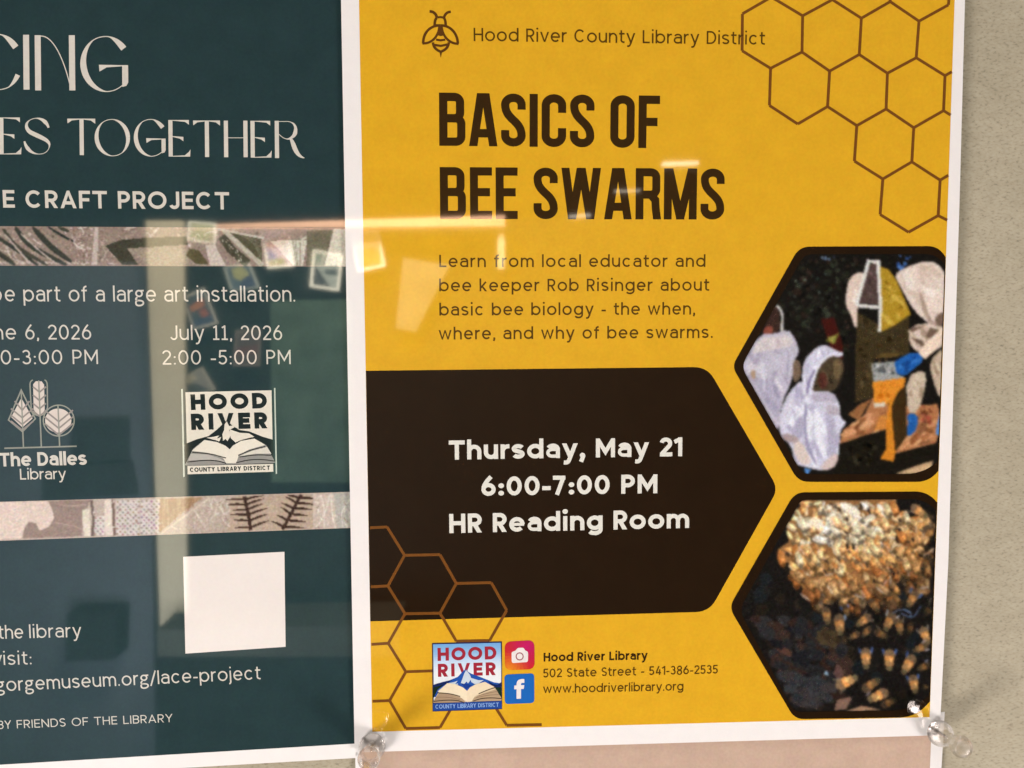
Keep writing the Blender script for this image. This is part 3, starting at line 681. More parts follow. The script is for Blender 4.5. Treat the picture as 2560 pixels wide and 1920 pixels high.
for pts, w in ((((-60, 110), (90, 200), (240, 312)), 24), (((-90, 180), (20, 260), (90, 310)), 20), (((20, 80), (90, 190), (300, 311)), 26), (((95, 70), (180, 190), (420, 309)), 34), (((205, 70), (300, 180), (450, 290)), 36), (((300, 68), (400, 130), (465, 160)), 16), (((365, 66), (400, 85), (435, 96)), 22), (((-20, 215), (60, 270), (100, 310)), 14)):
    c = smooth([F(*p) for p in pts], False, 3); n = len(c); s.pxr(c, [w/2.514*(.35+.65*sin(pi*(i+.5)/n)) for i in range(n)], random.choice([(60, 62, 55), (48, 54, 50), (72, 70, 60)]))
for pts, w in ((((30, 115), (120, 220), (190, 300)), 12), (((130, 110), (260, 230), (360, 305)), 10)):
    s.pxr(smooth([F(*p) for p in pts], False, 2), w/2.514, (190, 172, 162))
s.px([F(*p) for p in ((595, 70), (620, 70), (612, 308), (575, 308))], (196, 178, 168))
s.blobs([F(*p) for p in ((440, 70), (590, 70), (580, 305), (400, 300))], [(196, 176, 168), (140, 112, 104)], 90, 3.0)
s.px([F(*p) for p in ((662, 188), (760, 150), (900, 138), (1175, 128), (1180, 180), (1000, 190), (800, 205), (870, 308), (770, 308), (690, 220))], (66, 64, 52))
s.px([F(*p) for p in ((800, 208), (1080, 195), (1180, 210), (1300, 312), (950, 312), (870, 250))], (158, 142, 126))
s.px([F(*p) for p in ((1190, 205), (1250, 215), (1310, 300), (1230, 300), (1170, 250))], (92, 84, 60)); s.px([F(*p) for p in ((1290, 180), (1350, 180), (1420, 312), (1320, 312))], (206, 190, 178))
s.pxr([F(*p) for p in ((1395, 125), (1450, 210), (1560, 300))], 56/2.514, (78, 74, 60))
s.blobs([F(*p) for p in ((1370, 150), (1430, 140), (1560, 290), (1490, 290))], [(206, 198, 180)], 26, 2.2)
s.px([F(*p) for p in ((1430, 92), (1640, 130), (1650, 305), (1560, 230))], (88, 84, 64))
for k in range(7): s.pxr([F(1440+k*26, 100+k*4), F(1640, 150+k*22)], 1.6, (120, 114, 94))
s.pxr([F(*p) for p in ((1405, 88), (1650, 312))], 30/2.514, (188, 178, 160)); s.pxr([F(*p) for p in ((1370, 82), (1660, 140))], 14/2.514, (196, 186, 170))
s.px([F(*p) for p in ((1790, 150), (1930, 150), (1905, 314), (1850, 314), (1700, 160))], (198, 190, 172))
for k in range(9): s.pxr([F(1795+k*15, 152), F(1845+k*7, 312)], 1.5, random.choice([(150, 138, 118), (226, 220, 204)]))
s.pxr([F(*p) for p in ((1890, 152), (2020, 86))], 13/2.514, (206, 198, 180)); s.px([F(*p) for p in ((1930, 90), (2090, 84), (2040, 312), (1925, 314))], (112, 106, 86))
s.px([F(*p) for p in ((2098, 82), (2178, 80), (2179, 316), (2040, 314))], (214, 202, 182))
s.sheet('lace_strip', PIC, teal, [F(-300, 62), F(2178, 78), F(2180, 318), F(-300, 312)], None, 'upper strip of dark leaves and grey lace', .55, 8)
F = crop(0, 1210, 2.458); s = Picture(YT2, -125, 1225, 884, 1362, 2.2, (190, 170, 156))
q = strip_common(s, F, ((-300, 118), (2156, 48), (2160, 270), (-300, 360)), (190, 170, 156), 120, [(205, 184, 170), (172, 152, 138)], 5)
s.px([F(*p) for p in ((-300, 119), (292, 104), (318, 150), (332, 205), (300, 262), (242, 286), (222, 240), (178, 230), (142, 290), (135, 334), (-300, 358))], (224, 200, 186))
s.px([F(*p) for p in ((295, 103), (552, 98), (520, 200), (500, 322), (136, 333), (150, 270), (178, 232), (222, 242), (242, 288), (300, 264), (334, 207), (318, 148))], (152, 128, 116))
for pts in (((340, 120), (420, 140), (545, 125)), ((330, 235), (420, 250), (500, 275))): s.pxr(smooth([F(*p) for p in pts], False), 2.2, (178, 154, 142))
s.px([F(*p) for p in ((505, 160), (550, 150), (556, 322), (520, 323), (505, 230))], (226, 212, 192)); s.pxr(smooth([F(*p) for p in ((560, 98), (575, 200), (568, 322))], False), 17/2.458, (112, 92, 82))
def checks(x0, y0, x1, y1, n, m, c1, c2):
    s.px([F(x0, y0), F(x1, y0-(x1-x0)*.03), F(x1, y1-(x1-x0)*.035), F(x0, y1)], c1)
    for i in range(n):
        for j in range(m):
            if (i+j) % 2 == 0:
                x = x0+(x1-x0)*(i+.5)/n+random.uniform(-2, 2); yv = y0+(y1-y0)*(j+.5)/m+random.uniform(-2, 2); r = (x1-x0)/n*.48
                s.px([F(x-r, yv), F(x, yv-r), F(x+r, yv), F(x, yv+r)], tuple(v+random.uniform(-20, 20) for v in c2))
checks(580, 200, 640, 318, 4, 7, (216, 204, 196), (160, 140, 130)); s.px([F(*p) for p in ((640, 97), (688, 95), (694, 317), (645, 319))], (224, 206, 192))
s.pxr([F(*p) for p in ((693, 93), (704, 318))], 16/2.458, (118, 92, 78))
checks(714, 100, 860, 318, 9, 13, (212, 198, 190), (150, 128, 116)); checks(862, 98, 985, 312, 8, 13, (214, 200, 192), (142, 120, 116))
s.px([F(*p) for p in ((985, 90), (1250, 82), (1110, 180), (985, 300))], (172, 140, 108))
for k in range(26):
    x = 985+k*9; s.pxr([F(x, 88), F(x+random.uniform(-8, 8), 290-(x-985)*.75)], random.uniform(1, 2.6), random.choice([(150, 112, 84), (190, 160, 128), (162, 126, 96)]))
net = [F(*p) for p in ((985, 302), (1260, 84), (1440, 76), (1400, 292), (1000, 306))]; s.px(net, (188, 168, 154))
for k in range(34):
    a = (random.uniform(1010, 1400), 0); x = a[0]; y0 = 300-(x-985)*.7; p0 = (x, max(90, y0)); p1 = (x+random.uniform(-70, 80), random.uniform(110, 285)); m_ = ((p0[0]+p1[0])/2+random.uniform(-20, 20), (p0[1]+p1[1])/2+random.uniform(-20, 20))
    pts = smooth([F(*p) for p in (p0, m_, p1)], False)
    if all(inside(p, net) for p in pts[1:-1]): s.pxr(pts, random.uniform(1, 2.2), random.choice([(222, 206, 192), (210, 192, 178), (236, 224, 208)]))
s.pxr([F(990, 304), F(1290, 84)], 3.4, (218, 198, 176))
s.px([F(*p) for p in ((1420, 76), (1925, 62), (1925, 276), (1400, 290))], (188, 164, 144))
FD = (64, 44, 36)
def fern(stem, side, n):
    s.pxr(smooth([F(*p) for p in stem], False), 20/2.458, FD)
    for k in range(n):
        t = (k+.6)/n; i = min(int(t*(len(stem)-1)), len(stem)-2); f = t*(len(stem)-1)-i
        b = (stem[i][0]+(stem[i+1][0]-stem[i][0])*f, stem[i][1]+(stem[i+1][1]-stem[i][1])*f)
        for sd, ln, ri in side:
            tip = (b[0]+sd*ln*random.uniform(.85, 1.1), b[1]+ri+random.uniform(-6, 6)); tip = (tip[0], max(70, min(tip[1], 285-(tip[0]-1400)*.03)))
            mid = ((b[0]+tip[0])/2, (b[1]+tip[1])/2-3); s.pxr([F(*b), F(*mid), F(*tip)], [5.5, 5.8, 1.2], FD)
fern([(1500, 76), (1515, 140), (1530, 200), (1540, 285)], ((1, 110, -42), (-1, 110, 2)), 6)
fern([(1850, 66), (1815, 130), (1780, 200), (1735, 280)], ((1, 120, 8), (-1, 70, -38)), 6)
s.px([F(*p) for p in ((1925, 62), (2156, 50), (2160, 268), (1925, 276))], (204, 184, 170)); s.px([F(*p) for p in ((2050, 56), (2156, 50), (2160, 268), (2070, 272))], (184, 176, 166))
for pts in (((1970, 62), (1995, 150), (1990, 272)), ((2040, 58), (2035, 150), (2060, 270)), ((2155, 90), (2090, 180), (2110, 268)), ((1940, 270), (2000, 180), (2030, 60))): s.pxr(smooth([F(*p) for p in pts], False), 3, (228, 216, 204))
for k in range(90):
    x0 = random.choice([random.uniform(575, 985), random.uniform(1250, 1420), random.uniform(1930, 2150), random.uniform(-280, 140)]); y0 = random.uniform(90, 300)
    x1, y1 = x0+random.uniform(-30, 34), min(300, max(86, y0+random.uniform(-34, 34)))
    s.pxr(smooth([F(x0, y0), F((x0+x1)/2+random.uniform(-14, 14), (y0+y1)/2+random.uniform(-14, 14)), F(x1, y1)], False), random.uniform(1.5, 2.4), random.choice([(234, 222, 210), (222, 206, 194), (160, 134, 118)]) if x0 > 300 else (234, 214, 202))
s.sheet('lace_strip', PIC, teal, [F(-300, 118), F(2156, 48), F(2160, 270), F(-300, 360)], None, 'lower strip of beige lace and brown ferns', .55, 7)

# ------------------------------------------------------------------ yellow flyer
YY = -.0036
yel = thing('bee_flyer', 'bright yellow bee swarm flyer with dark date panel and two hexagon photos', 'flyer', at(1620, 1850, YY))
slab('paper', [at(851.5, -60, YY), at(2414, -60, YY), at(2399, 500, YY), at(2383, 1000, YY), at(2371, 1400, YY), at(2349, 1838, YY), at(886.5, 1881, YY)], YY+.0002, YY, PAPER, yel)
left = lambda y: 897.5 + .0180*y
right = lambda y: 2386.6 - .0335*y - max(0, y-1000)*.0032
YELLOW = ink('yellow_ink', (229, 170, 38), var=.035)
DARK = ink('dark_brown_ink', (38, 23, 11), var=.06)
TXT = ink('brown_text_ink', (58, 38, 15), var=.05); TXT2 = ink('thin_text_ink', (92, 62, 18), var=.05)
HEXI = ink('hexagon_line_ink', (122, 72, 28), var=.05); WHT = ink('white_text_ink', (232, 224, 212), var=.02)
Y1, Y2, Y3 = YY-3e-5, YY-6e-5, YY-1.0e-4
s = Sheet(Y1); s.px([(left(-40), -40), (right(-40), -40), (right(500), 500), (right(1000), 1000), (right(1792.8), 1792.8), (930.6, 1829.4)]); s.build('printed_area', YELLOW, yel)
# bee emblem
F = crop(1020, 10, 11.06); s = Sheet(Y2)
L_ = lambda pts, w, closed=False: s.pxr([F(*p) for p in pts], w/11.06, None, closed)
L_(bez((595, 205), (690, 200), (780, 260), (800, 385), 10), 78); L_(bez((1185, 215), (1080, 215), (1010, 290), (995, 385), 10), 72)
L_(bez((735, 585), (740, 470), (760, 400), (800, 385), 8), 72); L_(bez((1040, 590), (1045, 470), (1010, 390), (985, 380), 8), 72); L_([(810, 372), (900, 362), (990, 378)], 60)
L_([(735, 575), (900, 578), (1045, 590)], 40)
L_([(418, 1090)]+bez((418, 1080), (420, 800), (600, 600), (880, 590), 14), 72); L_(bez((910, 590), (1190, 600), (1370, 820), (1380, 1100), 14), 72)
L_([(400, 1092), (500, 1085)]+bez((500, 1085), (720, 1040), (860, 840), (868, 600), 12), 66); L_([(1400, 1105), (1290, 1090)]+bez((1290, 1090), (1090, 1040), (940, 850), (928, 600), 12), 66)
L_(bez((690, 1060), (700, 1230), (830, 1290), (905, 1320), 12), 72); L_(bez((1130, 1060), (1110, 1230), (990, 1290), (905, 1320), 12), 72)
s.px([F(*p) for p in ((870, 1320), (945, 1320), (905, 1490))]); s.px([F(*p) for p in ((840, 600), (950, 600), (985, 870), (905, 890), (830, 870))])
L_([(775, 985), (905, 1005), (1030, 985)], 62); L_([(720, 1130), (905, 1160), (1090, 1120)], 66)
s.build('bee_emblem', ink('bee_ink', (96, 58, 22)), yel)
s = Sheet(Y3); write(s, 'Hood River County Library District', (1184.2, 102.6), (1912.2, 111.9), 33, .125, gap=.14); s.build('header_text', TXT2, yel)
s = Sheet(Y2)
write(s, 'BASICS OF', (1097.2, 364.3), (1648.5, 370.6), 133, .158, font=cond, gap=.045); write(s, 'BEE SWARMS', (1099.2, 547.2), (1811.3, 549), 129.5, .158, font=cond, gap=.045)
s.build('title_text', TXT, yel)
s = Sheet(Y2)
for t, a, b in (('Learn from local educator and', (1098.3, 668), (1763.5, 667.3)), ('bee keeper Rob Risinger about', (1098, 728.5), (1773, 727)), ('basic bee biology - the when,', (1098.5, 789), (1738, 786.5)), ('where, and why of bee swarms.', (1097, 849), (1782, 845))): write(s, t, a, b, 31, .14, gap=.17)
s.build('body_text', TXT2, yel)
# honeycomb, top right
F = crop(1660, 0, 2.458); s = Sheet(Y2)
hv = dict(a=(482, 85), b=(480, 312), c=(655, 420), d=(848, 320), e=(852, 97), f=(660, -18), g=(1035, -2), h=(1213, 112), i=(1200, 335), j=(1018, 437), k=(1390, 10), l=(1567, 130), m=(1550, 355), n=(1373, 450), o=(1748, 30), p=(1727, 465), q=(648, 648), r=(822, 762), t=(1005, 655), u=(1185, 772), v=(1365, 670), w=(1535, 785), x=(1718, 680), A=(1170, 990), B=(1345, 1100), C=(1523, 995), D=(1697, 1107), G=(1328, 1318), H=(1503, 1427), I=(1685, 1325))
hl = 'ab bc cd de ef fa eg gh hi ij jd hk kl lm mn ni lo mp cq qr rt tj tu uv vn vw wx xp uA AB BC Cw CD BG GH HI ID'.split()
for k in hl: s.pxr([F(*hv[k[0]]), F(*hv[k[1]])], 7.2)
for k, e in (('p', (1900, 370)), ('x', (1900, 790)), ('D', (1900, 990)), ('I', (1900, 1430)), ('o', (1756, -60)), ('k', (1395, -60)), ('g', (1036, -60))):
    a, b = F(*hv[k]), F(*e)
    if k in 'pxDI':
        f = (right(a[1])-a[0])/(b[0]-a[0]); b = (a[0]+(b[0]-a[0])*f-.5, a[1]+(b[1]-a[1])*f)
    s.pxr([a, b], 7.2)
s.build('honeycomb_outline', HEXI, yel, 'honeycomb lines in the upper right corner')
# date panel
s = Sheet(Y2); s.px([(left(927)+.5, 927)] + round_poly([(1768, 917.5), (1945, 1222), (1773, 1529.3), (930, 1553.2), (917, 927)], [34, 26, 34, 0, 0])[:-2] + [(left(1553)+.3, 1553.4)])
panel = s.build('date_panel', DARK, yel)
s = Sheet(Y3)
for t, a, b, g in (('Thursday, May 21', (1122.4, 1149.3), (1706, 1140.5), .085), ('6:00-7:00 PM', (1203, 1240), (1644, 1233), .085), ('HR Reading Room', (1123, 1332.8), (1723.3, 1320), .085)): write(s, t, a, b, 48, .215, gap=g)
s.build('date_text', WHT, panel)
# honeycomb, bottom left
F = crop(860, 1245, 2.458); s = Sheet(Y2-2e-5)
hv = dict(a=(160, 183), b=(265, 178), c=(372, 352), d=(590, 348), e=(690, 525), f=(905, 520), g=(1000, 690), h=(895, 876), i=(690, 880), j=(590, 708), k=(270, 540), l=(165, 546), m=(375, 711), n=(272, 893), o=(168, 900), p=(380, 1068), q=(620, 1060), r=(280, 1245), t=(175, 1250), u=(380, 1417), v=(590, 1411), w=(660, 1290), x=(930, 1285), y=(1000, 1397), z=(1215, 1393))
for k in 'ab bc cd de ef fg gh hi ij je ck kl km mj mn no np pq pr rt ru uv vw xy yz'.split(): s.pxr([F(*hv[k[0]]), F(*hv[k[1]])], 7.0)
s.build('honeycomb_outline', HEXI, yel, 'honeycomb lines in the lower left corner')
# logo and icons
logo(yel, Y3-2e-5, crop(1040, 1580, 6.144), 6.144, True)
F = crop(1040, 1580, 6.144)
def grad(fn, org): return lambda v: fn(v)
s = Sheet(Y3)
P00, P10, P11, P01 = (1362, 150), (1818, 125), (1822, 570), (1368, 590)
rim = [F(*p) for p in round_poly([P00, P10, P11, P01], 105, 8)]
rim = [(a[0]+(b[0]-a[0])*t, a[1]+(b[1]-a[1])*t) for a, b in zip(rim, rim[1:]+rim[:1]) for t in ((0, .25, .5, .75) if math.hypot(b[0]-a[0], b[1]-a[1]) > 12 else (0,))]
ctr = (sum(p[0] for p in rim)/len(rim), sum(p[1] for p in rim)/len(rim))
def rc(p):      # the printed colour sweep of the icon: crimson top, orange lower left
    x, yv = (p[0]-ctr[0])/36, (p[1]-ctr[1])/36
    a = max(0, 1-math.hypot(x+.75, yv-1.15)/1.5); b = max(0, 1-math.hypot(x-.5, yv+.6)/1.6)
    return (205-10*b+36*a, 44+112*a-14*b, 44+60*b-8*a)
m_ = len(rim); NR = 9; y_ = s.step()
for r in range(NR):
    k0, k1 = r/NR, (r+1)/NR
    L1 = lambda p, k: (p[0]+(ctr[0]-p[0])*k, p[1]+(ctr[1]-p[1])*k)
    for i in range(m_):
        a, b = rim[i], rim[(i+1) % m_]; q = [L1(a, k0), L1(b, k0), L1(b, k1), L1(a, k1)] if r < NR-1 else [L1(a, k0), L1(b, k0), ctr]
        s.px(q, rc((sum(p[0] for p in q)/len(q), sum(p[1] for p in q)/len(q))), y_)
icon = s.build('camera_icon', PIC, yel)
s = Sheet(Y3-2e-5); W_ = (240, 226, 222)
s.px([F(*p) for p in round_poly([(1468, 310), (1530, 285), (1560, 245), (1650, 240), (1680, 285), (1722, 300), (1720, 462), (1470, 478)], [20, 10, 20, 20, 10, 30, 35, 35])], W_)
s.pxr([F(*p) for p in arc(1592, 375, 54, 54, 0, 350, 28)], 16/6.144, (150, 70, 80), True); s.build('camera_glyph', PIC, icon)
s = Sheet(Y3); s.px([F(*p) for p in round_poly([(1358, 655), (1815, 635), (1818, 1090), (1364, 1108)], 60)], lambda v: (34, 102, 182)); icon = s.build('letter_icon', PIC, yel)
s = Sheet(Y3-2e-5); s.px([F(*p) for p in [(1545, 1028), (1545, 880), (1508, 880), (1510, 822), (1545, 820)] + bez((1545, 800), (1545, 740), (1590, 715), (1664, 722), 8) + [(1664, 782), (1635, 782)] + bez((1635, 782), (1615, 783), (1612, 795), (1612, 816), 5) + [(1664, 816), (1655, 874), (1613, 876), (1613, 1024)]], W_); s.build('letter_glyph', PIC, icon)
s = Sheet(Y3)
write(s, 'Hood River Library', (1359.2, 1653.9), (1618.7, 1649), 21.5, .19, gap=.12)
s.build('contact_heading', TXT, yel)
s = Sheet(Y3)
write(s, '502 State Street - 541-386-2535', (1358.4, 1694), (1794.3, 1684), 22, .135, gap=.15); write(s, 'www.hoodriverlibrary.org', (1358, 1733.2), (1708.3, 1726), 21.5, .135, gap=.13)
s.build('contact_text', TXT2, yel)

# ---- hexagon photo of the beekeepers
F = crop(1820, 600, 2.633)
def hexframe(F, outer, rad_, name, lab, inner):
    org = yel.matrix_basis.translation; y = Y2-8e-5
    o_ = [at(*p, y)-org for p in clip_x(round_poly([F(*p) for p in outer], [r/2.633 for r in rad_]), lambda y: right(y)-.6)]
    i_ = [at(*p, y)-org for p in inner]
    tri = tessellate_polygon([[Vector((p.x, p.z, 0)) for p in o_], [Vector((p.x, p.z, 0)) for p in i_]]); vs = o_ + i_
    fs = [t if (vs[t[1]]-vs[t[0]]).cross(vs[t[2]]-vs[t[0]]).y < 0 else t[::-1] for t in tri]
    me = bpy.data.meshes.new(name); me.from_pydata([tuple(v) for v in vs], [], fs); me.materials.append(DARK)
    o = bpy.data.objects.new(name, me); COL.objects.link(o); o.parent = yel; o['label'] = lab; return o
edge = lambda y: right(y)-.6
edge2 = lambda y: right(y)-2.5
inner1 = clip_x(round_poly([F(*p) for p in ((503, 94), (1375, 92), (1900, 850), (1315, 1541), (488, 1541), (86, 832))], [20, 30, 0, 60, 20, 25]), edge2)
outer1 = clip_x([F(*p) for p in ((497, 84), (1385, 82), (1900, 850), (1322, 1552), (482, 1551), (74, 832))], edge)
fr1 = hexframe(F, [(470, 45), (1385, 41), (1900, 830), (1330, 1592), (465, 1592), (28, 832)], [70, 70, 0, 90, 70, 50], 'photo_frame', 'upper hexagon photo of beekeepers in white suits', inner1)
YP = Y2-4e-5
CL = lambda pts: clip_x([F(*p) for p in pts], edge)
def in1(pts):       # rough convex clip against the hexagon's left edges
    q = [F(*p) for p in pts]
    for a, b in ((F(86, 832), F(503, 94)), (F(488, 1541), F(86, 832)), (F(1315, 1541), F(488, 1541))):
        out = []; f = lambda p: (b[0]-a[0])*(p[1]-a[1])-(b[1]-a[1])*(p[0]-a[0])
        for i in range(len(q)):
            u, v = q[i], q[(i+1) % len(q)]; fu, fv = f(u), f(v)
            if fu >= 0: out.append(u)
            if (fu >= 0) != (fv >= 0): t = fu/(fu-fv); out.append((u[0]+(v[0]-u[0])*t, u[1]+(v[1]-u[1])*t))
        q = out
    return clip_x(q, edge) if q else q
s = Picture(YP, 1830, 615, 2395, 1205, 2.4, (24, 21, 18))
PG = [F(*p) for p in ((330, 400), (530, 110), (1100, 110), (900, 260), (800, 500), (820, 760), (560, 660), (430, 620))]
s.blobs(PG, [(36, 36, 28), (30, 28, 24), (44, 32, 26), (50, 52, 42), (18, 16, 14)], 170, 9, ck=inner1, jit=8)
s.blobs([F(*p) for p in ((600, 95), (700, 95), (700, 140), (610, 140))], [(84, 106, 140), (110, 130, 160)], 14, 4); s.blobs([F(*p) for p in ((1115, 95), (1210, 92), (1200, 150), (1150, 200), (1100, 215))], [(84, 120, 180), (60, 90, 150)], 18, 5)
s.blobs([F(*p) for p in ((400, 250), (700, 130), (760, 400), (430, 440))], [(84, 98, 84), (64, 80, 74), (110, 122, 106)], 16, 3.4)
s.px(in1([(612, 520), (700, 510), (760, 700), (745, 900), (670, 700)]), (66, 22, 18)); s.px(in1([(640, 665), (735, 608), (700, 685)]), (118, 118, 48)); s.px(in1([(655, 640), (710, 625), (690, 690)]), (150, 140, 70))
s.px(in1([(845, 470), (1000, 560), (1195, 480), (1195, 760), (960, 780), (950, 1040), (835, 1070)]), (62, 50, 30)); s.blobs([F(*p) for p in ((850, 500), (1190, 600), (1180, 750), (940, 1000), (850, 1040))], [(74, 60, 36), (50, 40, 24), (84, 66, 42)], 60, 7)
s.px(in1([(735, 1340), (760, 1250), (900, 1150), (950, 1040), (1100, 1100), (1380, 1080), (1400, 1190), (1370, 1340), (1110, 1410), (900, 1290)]), (176, 116, 76))
s.blobs([F(*p) for p in ((780, 1270), (900, 1160), (1040, 1140), (1370, 1190), (1360, 1320), (1130, 1380), (900, 1270))], [(206, 144, 100), (180, 116, 74), (156, 96, 60), (218, 160, 116), (130, 82, 52)], 170, 9, 2.6, -.5, ck=inner1, jit=10)
s.px(in1([(790, 1150), (870, 1080), (945, 1045), (860, 1190)]), (150, 98, 60)); s.blobs([F(*p) for p in ((1250, 1090), (1350, 1080), (1350, 1230), (1260, 1200))], [(140, 70, 50), (110, 60, 40), (180, 90, 70)], 26, 6)
s.px(in1([(730, 1345), (900, 1285), (1040, 1250), (1045, 1400), (1120, 1400), (1375, 1335), (1360, 1450), (1110, 1541), (700, 1541)]), (26, 22, 16)); s.px(in1([(1100, 1541), (1200, 1500), (1352, 1452), (1330, 1520), (1300, 1541)]), (206, 168, 128))
s.blobs([F(*p) for p in ((740, 1360), (1040, 1290), (1040, 1500), (730, 1520))], [(38, 32, 20), (18, 14, 10)], 40, 8)
def cloth(sh, pts, base, light, dark, n, size, sm=1, seed=None, ang=1.2):
    q = smooth([F(*p) for p in pts], True, sm)
    qq = in1([((p[0]-1820)*2.633, (p[1]-600)*2.633) for p in q]); sh.px(qq, base)
    if n: sh.blobs(qq, [light, dark, base], n, size, 2.4, ang, 8)
LAV, LV2, LV3 = (210, 205, 222), (236, 232, 242), (186, 179, 202)
# far left keeper
cloth(s, [(230, 590), (300, 440), (330, 430), (350, 600), (260, 640)], (60, 40, 34), 0, 0, 0, 0); cloth(s, [(238, 575), (290, 560), (300, 620), (230, 620)], (140, 74, 60), 0, 0, 0, 0)
cloth(s, [(60, 830), (215, 615), (300, 620), (395, 585), (445, 650), (472, 740), (430, 800), (425, 920), (350, 1080), (340, 1245), (300, 1240), (150, 1000)], (196, 187, 202), (216, 208, 216), (174, 164, 182), 46, 13)
cloth(s, [(430, 780), (480, 800), (482, 900), (440, 945), (425, 900)], (120, 98, 80), (140, 118, 96), (90, 74, 62), 10, 5)
cloth(s, [(150, 860), (185, 860), (180, 915), (155, 910)], (176, 142, 116), 0, 0, 0, 0); cloth(s, [(150, 760), (210, 640), (300, 640), (400, 620), (440, 690), (330, 720), (230, 730)], (216, 202, 202), (232, 220, 216), (196, 182, 186), 22, 9)
cloth(s, [(180, 930), (260, 900), (330, 960), (350, 1080), (330, 1200), (230, 1050)], (176, 168, 188), (190, 182, 200), (160, 152, 174), 22, 11); cloth(s, [(225, 800), (240, 800), (250, 1000), (232, 1000)], (216, 210, 222), 0, 0, 0, 0); cloth(s, [(390, 760), (405, 770), (395, 930), (378, 930)], (168, 160, 180), 0, 0, 0, 0)
s.pxr(smooth([F(*p) for p in ((322, 432), (362, 480), (352, 605))], False), 16/2.633, (214, 208, 204))
# bending keeper on the right
CR, CR2, CR3 = (232, 210, 197), (243, 226, 214), (214, 190, 174)
cloth(s, [(1320, 800), (1430, 690), (1440, 1050), (1390, 1040), (1350, 930)], (196, 172, 148), (214, 192, 168), (150, 126, 104), 20, 6)
cloth(s, [(1175, 895), (1300, 850), (1305, 950), (1255, 1130), (1178, 1142)], (204, 182, 160), (222, 200, 176), (160, 138, 116), 24, 6)
cloth(s, [(1172, 1145), (1248, 1140), (1246, 1240), (1200, 1295), (1165, 1280), (1188, 1210)], (36, 92, 164), (60, 120, 190), (24, 62, 120), 10, 5); cloth(s, [(1410, 1080), (1440, 1090), (1430, 1270), (1370, 1290), (1365, 1260)], (88, 140, 206), (110, 160, 220), (50, 90, 150), 6, 5)
cloth(s, [(1185, 560), (1420, 540), (1440, 680), (1300, 775), (1240, 730), (1195, 690)], (208, 184, 166), CR, (178, 152, 134), 30, 10)
for pts in ([(1190, 585), (1300, 560), (1210, 610)], [(1200, 640), (1280, 660), (1310, 720), (1260, 690)], [(1330, 575), (1420, 600), (1350, 640), (1300, 640)]): s.px(CL(pts), (112, 90, 74))
cloth(s, [(1095, 225), (1170, 180), (1290, 138), (1380, 150), (1440, 235), (1470, 520), (1410, 560), (1340, 565), (1225, 470), (1130, 300)], CR, CR2, CR3, 34, 15, ang=.6)
cloth(s, [(1255, 350), (1275, 340), (1330, 520), (1400, 570), (1330, 560), (1280, 470)], (176, 150, 136), 0, 0, 0, 0); cloth(s, [(1360, 500), (1430, 470), (1425, 560), (1370, 570)], (120, 98, 84), 0, 0, 0, 0)
cloth(s, [(1245, 740), (1330, 650), (1430, 560), (1440, 640), (1330, 760), (1290, 790)], (240, 212, 190), CR2, (206, 176, 150), 14, 6, ang=-.7)
cloth(s, [(880, 205), (820, 230), (785, 285), (770, 430), (815, 500), (828, 575), (855, 575), (850, 440), (900, 230)], (226, 200, 186), CR2, CR3, 10, 6)
cloth(s, [(858, 412), (925, 160), (978, 158), (992, 425)], (82, 64, 60), (110, 84, 84), (58, 44, 42), 34, 5, 0); cloth(s, [(1002, 172), (1060, 195), (1112, 270), (1205, 490), (1100, 560), (1005, 605), (1004, 440)], (176, 138, 40), (200, 164, 66), (140, 104, 26), 50, 8, 0, ang=.9)
for pts, w in (([(845, 430), (926, 140), (988, 143), (1004, 445), (845, 430)], 24), ([(1004, 440), (996, 605)], 20)): s.pxr([F(*p) for p in pts], w/2.633, (228, 222, 216))
cloth(s, [(1085, 830), (1110, 785), (1235, 728), (1295, 790), (1220, 850), (1170, 895), (1105, 878)], (34, 94, 172), (62, 122, 196), (22, 66, 130), 26, 6, ang=-.5)
# hive frame
for pts, c in (([(965, 780), (1010, 745), (1130, 745), (1120, 770)], (96, 76, 40)), ([(942, 812), (1095, 800), (1110, 880), (1165, 905), (958, 935)], (160, 158, 154)), ([(952, 935), (1172, 905), (1160, 960), (1050, 1080), (963, 1080)], (228, 140, 44)),
               ([(960, 1074), (1032, 1068), (1034, 1096), (965, 1102)], (220, 206, 186)), ([(1168, 950), (1178, 1290), (1100, 1400), (1072, 1090)], (60, 42, 20)), ([(1172, 903), (1060, 1060), (1040, 1200), (1038, 1380), (1000, 1440), (1090, 1458), (1102, 1400), (1078, 1150), (1082, 1080)], (216, 132, 40)),
               ([(960, 1255), (1040, 1245), (1040, 1150), (1000, 1160)], (206, 130, 60))): s.px([F(*p) for p in pts], c)
s.blobs([F(*p) for p in ((950, 815), (1090, 805), (1100, 880), (960, 925))], [(200, 200, 198), (110, 110, 108), (70, 74, 74)], 34, 5); s.blobs([F(*p) for p in ((960, 940), (1150, 915), (1060, 1060), (970, 1070))], [(244, 170, 70), (206, 116, 30)], 24, 5)
